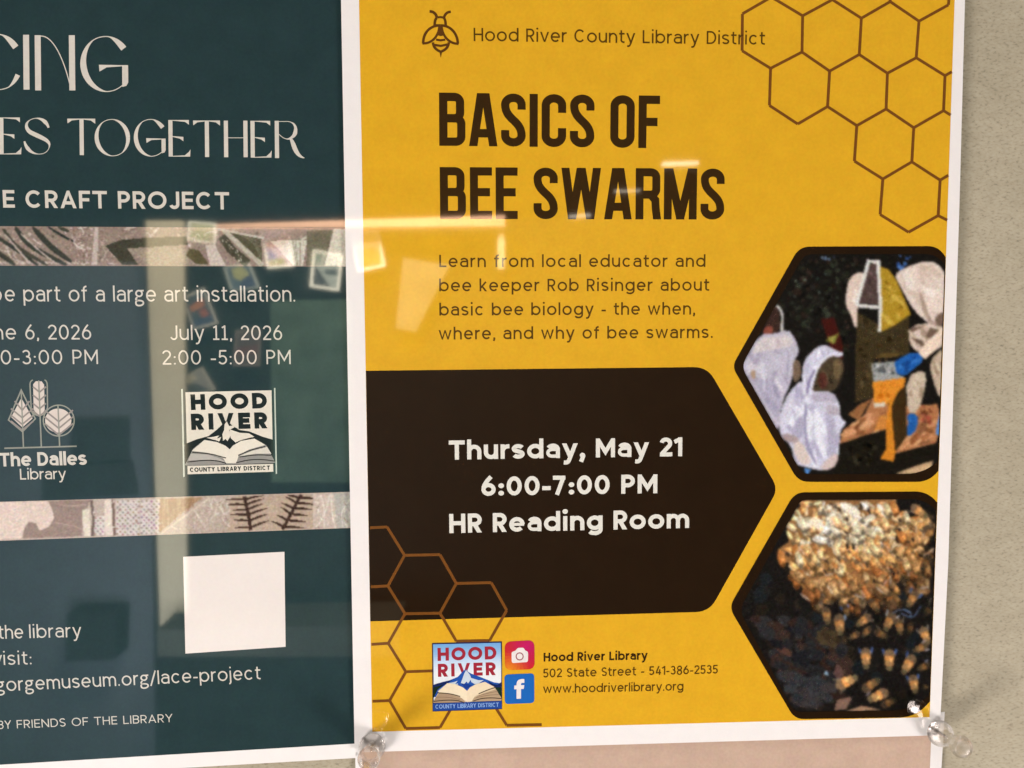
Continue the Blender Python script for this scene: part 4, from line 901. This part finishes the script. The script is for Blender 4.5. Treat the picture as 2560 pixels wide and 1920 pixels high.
# child in front
cloth(s, [(345, 1120), (400, 1000), (490, 915), (560, 1000), (690, 995), (738, 1080), (738, 1170), (785, 1200), (740, 1250), (735, 1330), (722, 1480), (640, 1524), (520, 1498), (440, 1475), (415, 1345), (336, 1290)], LAV, LV2, LV3, 60, 12)
for pts, c in (([(500, 1080), (524, 1060), (512, 1300), (590, 1480), (566, 1470), (500, 1340)], (158, 150, 178)), ([(400, 1040), (440, 1010), (410, 1200), (350, 1260), (345, 1150)], (216, 210, 224)), ([(440, 1180), (500, 1150), (505, 1300), (430, 1310)], (178, 170, 192)), ([(660, 1180), (700, 1170), (715, 1330), (690, 1460), (650, 1330)], (182, 174, 194)), ([(540, 1010), (690, 1000), (735, 1075), (640, 1070), (560, 1060)], (186, 176, 192)), ([(560, 1110), (600, 1100), (620, 1300), (660, 1420), (620, 1440), (570, 1290)], LV2), ([(340, 1290), (420, 1345), (480, 1310), (400, 1270)], (172, 150, 150)), ([(420, 1350), (480, 1310), (560, 1480), (470, 1480)], (220, 200, 190)), ([(640, 1080), (735, 1100), (730, 1160), (650, 1150)], (186, 172, 184)), ([(600, 1490), (725, 1380), (720, 1480), (640, 1524)], (214, 190, 186))): cloth(s, pts, c, 0, 0, 0, 0)
cloth(s, [(500, 505+300), (522, 765), (585, 702), (640, 690), (690, 712), (765, 752), (740, 770), (650, 790), (575, 880), (545, 1010), (490, 960), (486, 870)], LAV, LV2, LV3, 30, 7)
cloth(s, [(660, 762), (750, 770), (768, 840), (740, 930), (700, 1000), (600, 1000), (550, 990), (580, 880), (620, 800)], (74, 60, 44), (96, 78, 56), (52, 42, 32), 30, 11)
cloth(s, [(690, 790), (745, 790), (752, 860), (715, 930), (690, 880)], (112, 92, 66), (128, 106, 78), (90, 74, 54), 10, 8)
cloth(s, [(590, 890), (640, 860), (660, 960), (600, 985)], (84, 44, 36), (96, 52, 42), (60, 34, 28), 8, 8)
s.pxr(smooth([F(*p) for p in ((755, 748), (660, 758), (590, 830), (550, 960), (540, 1020))], False), 18/2.633, (226, 222, 236)); s.pxr(smooth([F(*p) for p in ((572, 855), (535, 920), (518, 1010))], False), 12/2.633, (124, 110, 150))
s.px(in1([(505, 1500), (548, 1512), (520, 1545), (508, 1541)]), (90, 140, 210))
s.sheet('printed_picture', PIC, fr1, None, outer1, None, 1.05, 5)

# ---- hexagon photo of the swarm
F = crop(1820, 1210, 2.633)
inner2 = clip_x(round_poly([F(*p) for p in ((478, 104), (1310, 100), (1900, 830), (1225, 1490), (432, 1500), (74, 828))], [16, 40, 0, 60, 20, 25]), edge2)
outer2 = clip_x([F(*p) for p in ((471, 94), (1320, 90), (1900, 830), (1232, 1501), (426, 1510), (62, 828))], edge)
fr2 = hexframe(F, [(440, 56), (1320, 50), (1900, 800), (1235, 1536), (440, 1548), (8, 812)], [70, 90, 0, 110, 60, 60], 'photo_frame', 'lower hexagon photo of a clustered bee swarm', inner2)
s = Picture(YP, 1824, 1225, 2375, 1805, 2.4, (26, 22, 20))
s.blobs(inner2, [(30, 27, 25), (22, 20, 18), (38, 31, 25), (27, 30, 32)], 120, 22, jit=4)
s.blobs([F(*p) for p in ((150, 880), (600, 900), (820, 1150), (700, 1480), (430, 1480))], [(50, 36, 31), (38, 36, 37), (56, 40, 34), (31, 30, 33), (42, 40, 41)], 150, 15, 1.4, .4, 6, ck=inner2)
s.blobs([F(*p) for p in ((330, 1250), (680, 1300), (690, 1480), (430, 1480))], [(54, 53, 56), (60, 54, 54), (47, 48, 51)], 50, 15, 1.5, .3, 6, ck=inner2)
s.blobs([F(*p) for p in ((270, 1030), (420, 1030), (420, 1150), (330, 1180))], [(80, 50, 42), (66, 44, 38)], 12, 9, 1.6, .4, 8)
s.blobs([F(*p) for p in ((600, 880), (800, 1000), (820, 1150), (560, 1050))], [(72, 58, 40), (58, 46, 32)], 34, 17, jit=5)
s.blobs([F(*p) for p in ((200, 700), (500, 800), (680, 1300), (440, 1400))], [(150, 170, 176)], 12, 1.5)
s.px([F(*p) for p in ((640, 1232), (662, 1236), (656, 1260), (634, 1254))], (150, 176, 200))
for pts, c in (([(700, 1490), (720, 1420), (800, 1400), (815, 1410), (780, 1480)], (130, 98, 84)), ([(690, 1250), (720, 1180), (770, 1240), (740, 1290)], (92, 66, 60)), ([(780, 1494), (880, 1460), (1000, 1485), (1000, 1492)], (166, 128, 100))): s.px([F(*p) for p in pts], c)
def bee(sh, x, y, ln, ang, bright, wing=None, clip=True):
    """A printed bee: banded body, head and wings, in the photo's measures."""
    ca, sa = cos(ang), sin(ang); M = lambda u, v: F(x+u*ca-v*sa, y+u*sa+v*ca)
    k = bright; C = lambda r, g, b: tuple(min(252, v*k) for v in (r, g, b))
    def P(pts, c):
        q = [M(*p) for p in pts]
        if clip and not all(inside(p, inner2) for p in q): return
        sh.px(q, c)
    a = ln/2; b = ln*.24
    if wing:
        for sg, f in ((-1, 1.0), (1, .8)):
            if random.random() < .25: continue
            P([(a*.05, sg*b*.4), (-a*.55, sg*b*1.25), (-a*.98, sg*b*1.45), (-a*1.05, sg*b*1.15), (-a*.6, sg*b*.75)], tuple(v*f for v in wing))
    P(arc(-a*.45, 0, a*.58, b*1.0, 0, 345, 11), C(124, 96, 70)); P(arc(-a*.12, 0, a*.34, b*.95, 0, 345, 11), C(190, 128, 72)); P(arc(a*.30, 0, a*.34, b*.86, 0, 345, 9), C(150, 112, 72)); P(arc(a*.72, 0, a*.24, b*.66, 0, 345, 7), C(92, 78, 56))
    for t in (-.86, -.66, -.46): P([(a*t-a*.03, -b*.7), (a*t+a*.04, -b*.75), (a*t+a*.04, b*.75), (a*t-a*.03, b*.7)], C(76, 62, 50))
    P([(-a*.2, -b*.55), (a*.2, -b*.6), (a*.12, b*.0), (-a*.18, -b*.05)], C(224, 166, 104))
clus = [F(*p) for p in ((505, 104), (1100, 102), (1105, 200), (1240, 230), (1310, 340), (1260, 540), (1020, 720), (940, 760), (760, 740), (560, 760), (450, 640), (400, 520), (340, 500), (330, 430), (400, 380), (385, 290), (440, 190))]
s.px(clus, (150, 104, 62))
ctr = (740, 220)
def tone(x, yv):
    d = math.hypot((x-ctr[0])/740, (yv-ctr[1])/590) + random.uniform(-.16, .14)
    ks = [(0, (252, 242, 228)), (.30, (250, 230, 200)), (.52, (240, 196, 140)), (.76, (196, 146, 94)), (1.0, (112, 86, 60)), (1.4, (58, 46, 36))]
    for (d0, c0), (d1, c1) in zip(ks, ks[1:]):
        if d < d1: t = max(0, (d-d0)/(d1-d0)); return tuple(u+(v-u)*t for u, v in zip(c0, c1))
    return ks[-1][1]
order = []
s.blobs([F(*p) for p in ((1200, 240), (1380, 200), (1370, 720), (1150, 640))], [(58, 46, 32), (44, 36, 26), (74, 60, 40)], 60, 14, 1.5, .8, 8, ck=inner2)
for k in range(290):
    for _t in range(40):
        x, yv = random.uniform(320, 1300), random.uniform(105, 770)
        if inside(F(x, yv), clus): break
    order.append((x, yv))
for k in range(46):      # the dim flank of the cluster along the right edge
    order.insert(0, (random.uniform(1180, 1385), random.uniform(230, 720)))
for k in range(36): order.insert(0, (random.uniform(520, 1150), random.uniform(680, 840)))
for x, yv in order:
    c = tone(x, yv); z = random.random(); c = tuple(v*f for v, f in zip(c, random.choice([(1, 1, 1), (1, .92, .80), (1, .80, .62), (.9, .86, .8)])))
    an = random.choice([random.uniform(0, pi), random.uniform(.6, 1.6)]); L = random.uniform(40, 66); B_ = L*random.uniform(.36, .50)
    def EL(u0, v0, l, w_, cc):
        q = [F(x+(u0+u)*cos(an)-(v0+v)*sin(an), yv+(u0+u)*sin(an)+(v0+v)*cos(an)) for u, v in arc(0, 0, l, w_, 0, 330, 11)]
        if all(inside(p, inner2) for p in q): s.px(q, tuple(max(4, min(252, v)) for v in cc))
    dk = tuple(v*.50 for v in c)
    EL(4, 4, L*1.04, B_*1.12, dk); EL(0, 0, L, B_*.92, c); EL(-L*.1, -B_*.25, L*.55, B_*.42, tuple(min(252, v*1.22+14) for v in c))
    if z > .35:
        for t in (-.62, -.38, -.14): EL(L*t, 0, 3.4, B_*.72, tuple(v*.60 for v in c))
    EL(L*.78, 0, L*.26, B_*.60, tuple(v*.50 for v in c))
    if z < .4: EL(-L*.3, B_*.9, L*.62, B_*.30, tuple(min(250, v*.55+90) for v in c))
s.blobs([F(*p) for p in ((520, 115), (1080, 110), (1060, 200), (900, 250), (760, 220), (560, 340), (480, 250))], [(250, 236, 216), (246, 226, 198), (252, 244, 232)], 34, 9, 2.0, .8, 6)
s.blobs(clus, [(62, 46, 34), (44, 34, 28)], 40, 4.4, 2.6, .9, 8)
BL = (74, 96, 150); TN = (104, 92, 80)
loose = [(1260, 180, 130, .6, 1.15, TN), (1330, 330, 130, 1.0, .8, TN), (1300, 520, 120, 2.0, .55, None), (1210, 760, 130, 2.1, .9, BL), (1330, 820, 120, 2.2, .5, TN), (650, 870, 125, 1.4, .85, None), (735, 930, 150, 1.5, .95, (120, 140, 170)), (890, 900, 125, 2.5, .95, TN), (1060, 910, 140, 2.0, .9, (170, 170, 170)), (1130, 940, 120, 1.4, .8, TN),
         (830, 1000, 90, 2.6, .7, None), (910, 975, 90, 2.2, .7, None), (1010, 990, 110, .5, .6, TN), (1200, 950, 90, 1.6, .5, None), (1300, 1000, 130, 1.2, 1.1, (120, 110, 100)), (1265, 1080, 110, 2.7, .8, (190, 180, 180)), (908, 1150, 145, 1.55, 1.1, BL), (1062, 1160, 150, 1.6, 1.1, BL), (1185, 1190, 150, 2.1, 1.05, BL), (1285, 1205, 100, 2.7, .6, (140, 150, 180)),
         (785, 1300, 160, -.45, 1.25, TN), (945, 1320, 140, -.6, .8, (150, 130, 130)), (985, 1395, 150, 2.7, 1.2, TN), (1060, 1440, 110, -.4, .6, TN), (1225, 1320, 130, 1.4, 1.0, BL), (1310, 1330, 80, 2.6, .5, BL), (960, 800, 110, .9, .7, None), (650, 770, 100, .4, .8, TN), (850, 770, 100, .2, .8, None), (780, 840, 90, 1.2, .6, BL)]
for x, yv, ln, an, br, wg in loose:
    bee(s, x, yv, ln, an, br, wg)
for pts in ([(1080, 850), (1140, 820), (1200, 850)], [(1140, 850), (1220, 890), (1270, 800)], [(1150, 820), (1215, 850), (1190, 880)]): s.pxr(smooth([F(*p) for p in pts], False), 3.0, (84, 100, 132))
s.sheet('printed_picture', PIC, fr2, None, outer2, None, 1.0, 6)

# ------------------------------------------------------------------ clear push pins
def clear_mat():
    m, nt, b = nodes('clear_plastic'); b.inputs['Base Color'].default_value = (.97, .96, .95, 1); b.inputs['Transmission Weight'].default_value = 1.0; b.inputs['Roughness'].default_value = .17; b.inputs['IOR'].default_value = 1.40; b.inputs['Emission Strength'].default_value = 0.0
    N, L = nt.nodes, nt.links          # light reaches through the plastic
    lp = N.new('ShaderNodeTexNoise'); lp.inputs['Scale'].default_value = 300; bp = N.new('ShaderNodeBump'); bp.inputs['Strength'].default_value = .08; bp.inputs['Distance'].default_value = .0003
    tc = N.new('ShaderNodeTexCoord'); L.new(tc.outputs['Object'], lp.inputs['Vector']); L.new(lp.outputs['Fac'], bp.inputs['Height']); L.new(bp.outputs[0], b.inputs['Normal'])
    tr = N.new('ShaderNodeBsdfTransparent'); tr.inputs['Color'].default_value = (.97, .95, .93, 1); mx = N.new('ShaderNodeMixShader'); mx.inputs[0].default_value = .48
    L.new(b.outputs[0], mx.inputs[1]); L.new(tr.outputs[0], mx.inputs[2]); L.new(mx.outputs[0], nt.nodes['Material Output'].inputs['Surface'])
    return m
CLEAR = clear_mat()
ms, nt_, b_ = nodes('pin_steel'); b_.inputs['Metallic'].default_value = 1; b_.inputs['Base Color'].default_value = (.6, .58, .55, 1); b_.inputs['Roughness'].default_value = .25
PROFILE = [(0, 0), (.0034, 0), (.0044, .0007), (.0048, .0018), (.0045, .0032), (.0037, .0045), (.0027, .0056), (.0023, .0068), (.0022, .0082), (.0025, .0098), (.0032, .0112), (.0038, .0126), (.0039, .0138), (.0035, .0150), (.0024, .0158), (.0010, .0161), (0, .0161)]
def lathe(name, prof, mat, parent, seg=40):
    me = bpy.data.meshes.new(name); bm = bmesh.new(); rings = []
    for r, z in prof:
        rings.append([bm.verts.new((r*cos(2*pi*k/seg), r*sin(2*pi*k/seg), z)) for k in range(seg)] if r > 0 else [bm.verts.new((0, 0, z))])
    for a, b in zip(rings, rings[1:]):
        for k in range(seg):
            k2 = (k+1) % seg
            if len(a) == 1: bm.faces.new((a[0], b[k2], b[k]))
            elif len(b) == 1: bm.faces.new((a[k], a[k2], b[0]))
            else: bm.faces.new((a[k], a[k2], b[k2], b[k]))
    bmesh.ops.recalc_face_normals(bm, faces=bm.faces)
    for f in bm.faces: f.smooth = True
    bm.to_mesh(me); bm.free(); me.materials.append(mat)
    o = bpy.data.objects.new(name, me); COL.objects.link(o); o.parent = parent
    md = o.modifiers.new('s', 'SUBSURF'); md.levels = 1; md.render_levels = 2
    return o
def pin(base_px, head_px, label, y0, hgt):
    b = at(*base_px, y0); h = at(*head_px, y0-hgt)
    o = thing('push_pin', label, 'push pin', b, 'clear push pins'); ax = (h-b).normalized()
    o.rotation_mode = 'QUATERNION'; o.rotation_quaternion = ax.to_track_quat('Z', 'Y')
    lathe('grip', PROFILE, CLEAR, o); lathe('needle', [(0, -.008), (.0002, -.007), (.0005, -.0002), (.0005, .006), (0, .0061)], ms, o, 12)
    return o
pin((931, 1863), (922, 1898), 'clear plastic push pin between the teal and yellow flyers', -.0038, .0138)
pin((2342, 1828), (2405, 1868), "clear plastic push pin at the yellow flyer's lower right corner", -.0038, .0138)

# ------------------------------------------------------------------ the far side of the room, seen mirrored in the added gloss of the flyers
def matte(name, c, rough=.7, tex=.08, scale=8):
    m, nt, b = nodes(name); N, L = nt.nodes, nt.links
    tc = N.new('ShaderNodeTexCoord'); n = N.new('ShaderNodeTexNoise'); n.inputs['Scale'].default_value = scale; n.inputs['Detail'].default_value = 4; L.new(tc.outputs['Object'], n.inputs['Vector'])
    mr = N.new('ShaderNodeMapRange'); mr.inputs['To Min'].default_value = 1-tex*2; mr.inputs['To Max'].default_value = 1+tex*2; L.new(n.outputs['Fac'], mr.inputs['Value'])
    vm = N.new('ShaderNodeVectorMath'); vm.operation = 'SCALE'; vm.inputs[0].default_value = c; L.new(mr.outputs[0], vm.inputs['Scale']); L.new(vm.outputs[0], b.inputs['Base Color']); b.inputs['Roughness'].default_value = rough; b.inputs['Specular IOR Level'].default_value = 0.05
    return m
def room_slab(name, quad, near, far, mat, label=None, cat=None, kind=None, group=None):
    """A block whose near face shows mirrored at the four measured points."""
    pts = [mirror_at(*p, far=near) for p in quad]
    me = bpy.data.meshes.new(name); bm = bmesh.new(); org = sum(pts, Vector())/4
    a = [bm.verts.new(p-org) for p in pts]; b = [bm.verts.new(p-org+Vector((0, -(far-near), 0))) for p in pts]
    bm.faces.new(a); bm.faces.new(b[::-1])
    for i in range(4): bm.faces.new((a[i], b[i], b[(i+1) % 4], a[(i+1) % 4]))
    bmesh.ops.recalc_face_normals(bm, faces=bm.faces); bm.to_mesh(me); bm.free()
    me.materials.append(mat); o = bpy.data.objects.new(name, me); COL.objects.link(o); o.location = org
    if label: o['label'] = label
    if cat: o['category'] = cat
    if kind: o['kind'] = kind
    if group: o['group'] = group
    return o
room_slab('room_wall', [(-500, 555), (2900, 540), (2900, 2100), (-500, 2100)], 2.26, 2.36, matte('dark_panelling', (.006, .0065, .006)), kind='structure')
room_slab('partition_wall', [(-300, 655), (372, 655), (392, 2050), (-300, 2050)], 2.22, 2.255, matte('blue_grey_paint', (.050, .057, .070), tex=.12, scale=2.5), kind='structure')
room_slab('ceiling_beam', [(541, 561), (1262, 539), (1262, 566), (541, 571)], 2.12, 2.21, matte('warm_timber', (.56, .35, .25)), kind='structure')
room_slab('pillar', [(366, 552), (459, 552), (470, 1570), (402, 1570)], 2.14, 2.158, matte('cream_paint', (.33, .295, .215), tex=.10, scale=4), kind='structure')
room_slab('desk', [(395, 1572), (1000, 1560), (1000, 1640), (395, 1640)], 2.0, 2.2, matte('dark_desk', (.03, .03, .025)), 'dark desk edge mirrored low in the teal flyer', 'desk')
room_slab('display_panel', [(677, 752), (880, 748), (882, 1205), (680, 1205)], 2.2, 2.255, matte('green_glass', (.036, .055, .040), tex=.35, scale=12), 'dim green panel mirrored in the teal flyer beside its right edge', 'panel')
room_slab('air_vent', [(180, 1050), (322, 1046), (322, 1150), (180, 1155)], 2.205, 2.218, matte('vent_grille', (.012, .014, .016)), 'dark vent grille mirrored beside the tree emblem', 'vent')
room_slab('wall_cabinet', [(110, 1168), (330, 1155), (345, 1235), (110, 1250)], 2.205, 2.218, matte('cabinet_dark', (.012, .014, .016)), 'low dark cabinet front mirrored under the vent grille', 'cabinet')
room_slab('wall_box', [(168, 1535), (291, 1532), (288, 1648), (166, 1652)], 2.12, 2.218, matte('box_black', (.006, .007, .008)), 'black wall box mirrored near the word library', 'box')
room_slab('post', [(1245, 545), (1261, 545), (1261, 672), (1245, 672)], 2.16, 2.2, matte('post_cream', (.50, .45, .33)), kind='structure')
CARDC = ink('card_print', None, gloss=False, attr=True, var=.06, scale=40)
def card(quad, label, blocks, border=(.66, .66, .60)):
    """A small picture on a pale mount, hung on the far wall."""
    o = room_slab('picture_card', quad, 2.196, 2.2, matte('card_mount', border, tex=.03), label, 'picture card', group='picture cards hung across the room')
    pts = [mirror_at(*p, far=2.1952) for p in quad]; B = lambda u, v: (pts[0]*(1-u)+pts[1]*u)*(1-v)+(pts[3]*(1-u)+pts[2]*u)*v
    me = bpy.data.meshes.new('picture'); vs, fs, cs = [], [], []
    for k, (poly, c) in enumerate(blocks):
        b = len(vs); vs += [tuple(B(.09+.82*u, .07+.86*v)-o.location+Vector((0, k*2e-4, 0))) for u, v in poly]; fs.append(tuple(range(b, b+len(poly)))); cs.append(c)
    me.from_pydata(vs, [], fs); ca = me.color_attributes.new('Col', 'FLOAT_COLOR', 'CORNER')
    for p in me.polygons:
        for li in p.loop_indices: ca.data[li].color = (*lin(cs[p.index]), 1)
    me.materials.append(CARDC); c = bpy.data.objects.new('picture', me); COL.objects.link(c); c.parent = o
SQ = [(0, 0), (1, 0), (1, 1), (0, 1)]
card([(472, 553), (543, 559), (541, 610), (468, 602)], 'green landscape card mirrored beside the cream pillar', [(SQ, (150, 150, 120)), ([(0, .5), (1, .4), (1, 1), (0, 1)], (90, 110, 60))])
card([(653, 575), (724, 565), (735, 666), (669, 672)], 'bright card with blue slope mirrored on the upper lace strip', [(SQ, (176, 160, 170)), ([(0, .3), (1, .1), (1, .4), (0, .5)], (200, 140, 110)), ([(0, .4), (.7, 1), (0, 1)], (70, 84, 130)), ([(0, .85), (.7, .8), (.8, 1), (0, 1)], (110, 120, 50))])
card([(783, 623), (858, 637), (848, 728), (775, 717)], 'grey mountain card mirrored near the right edge of the lace strip', [(SQ, (120, 128, 124)), ([(0, .35), (.75, 1), (0, 1)], (14, 24, 30)), ([(0, 0), (.3, 0), (.25, .3), (0, .3)], (60, 84, 84)), ([(.4, .5), (1, .4), (1, .6), (.5, .62)], (30, 44, 50))])
card([(877, 584), (947, 575), (964, 666), (895, 681)], 'orange card mirrored across the white margin beside the yellow flyer', [(SQ, (206, 150, 110)), ([(0, .4), (1, .5), (1, 1), (0, 1)], (220, 110, 40)), ([(0, 0), (1, 0), (1, .35), (.4, .45), (0, .3)], (170, 160, 130))], (.8, .78, .7))
card([(559, 667), (626, 657), (651, 720), (578, 728)], 'blue card with a pale yellow round mirrored under the lace strip', [(SQ, (46, 64, 76)), ([(.2, .1), (.7, .0), (.9, .4), (.5, .7), (.2, .5)], (120, 120, 78)), ([(.5, .6), (1, .4), (1, 1), (.3, 1)], (16, 36, 66))], (.22, .24, .22))
card([(456, 744), (511, 718), (547, 809), (484, 825)], 'dark card with orange shapes mirrored above the July date', [(SQ, (32, 46, 54)), ([(.1, .3), (.9, .2), (.8, .45), (.1, .5)], (130, 80, 52)), ([(.45, .55), (.8, .5), (.9, .8), (.5, .8)], (110, 54, 40)), ([(0, .8), (1, .75), (1, 1), (0, 1)], (22, 42, 64))], (.26, .25, .22))
card([(443, 950), (507, 917), (541, 974), (468, 992)], 'tan card mirrored just above the pale square logo', [(SQ, (96, 92, 84)), ([(0, .4), (.5, .5), (.9, 1), (0, 1)], (34, 36, 34)), ([(.1, .1), (.6, 0), (.7, .3), (.2, .4)], (130, 122, 100))], (.22, .2, .16))
card([(590, 825), (654, 822), (651, 915), (583, 915)], 'dim reddish card mirrored behind the July time line', [(SQ, (50, 36, 33)), ([(0, .5), (1, .4), (1, .7), (0, .75)], (64, 30, 28))], (.10, .08, .07))
room_slab('paper_notice', [(1008, 645), (1125, 663), (1040, 830), (990, 820)], 2.19, 2.2, matte('notice_paper', (.13, .122, .09), tex=.2), 'cream paper notice mirrored beside the first words of the body text', 'notice')

em, nt_, b_ = nodes('lamp_glow'); b_.inputs['Emission Color'].default_value = (1, .93, .75, 1); b_.inputs['Emission Strength'].default_value = 4.5; b_.inputs['Base Color'].default_value = (.8, .8, .8, 1)
e2, nt_, b_ = nodes('lamp_glow_dim'); b_.inputs['Emission Color'].default_value = (1, .9, .75, 1); b_.inputs['Emission Strength'].default_value = 1.0; b_.inputs['Base Color'].default_value = (.5, .5, .5, 1)
for q, m, lab in (([(1657, 406), (1745, 404), (1745, 412), (1657, 415)], em, 'bright ceiling strip lamp mirrored above the last letters of the lower title line'),
                  ([(1536, 476), (1600, 474), (1600, 480), (1537, 482)], e2, 'dim ceiling strip lamp mirrored over the middle of the word swarms'),
                  ([(1422, 538), (1476, 534), (1476, 543), (1422, 547)], e2, 'dim ceiling strip lamp mirrored low in the letter W')):
    room_slab('strip_lamp', q, 2.6, 2.62, m, lab, 'ceiling lamp', group='strip lamps across the room')
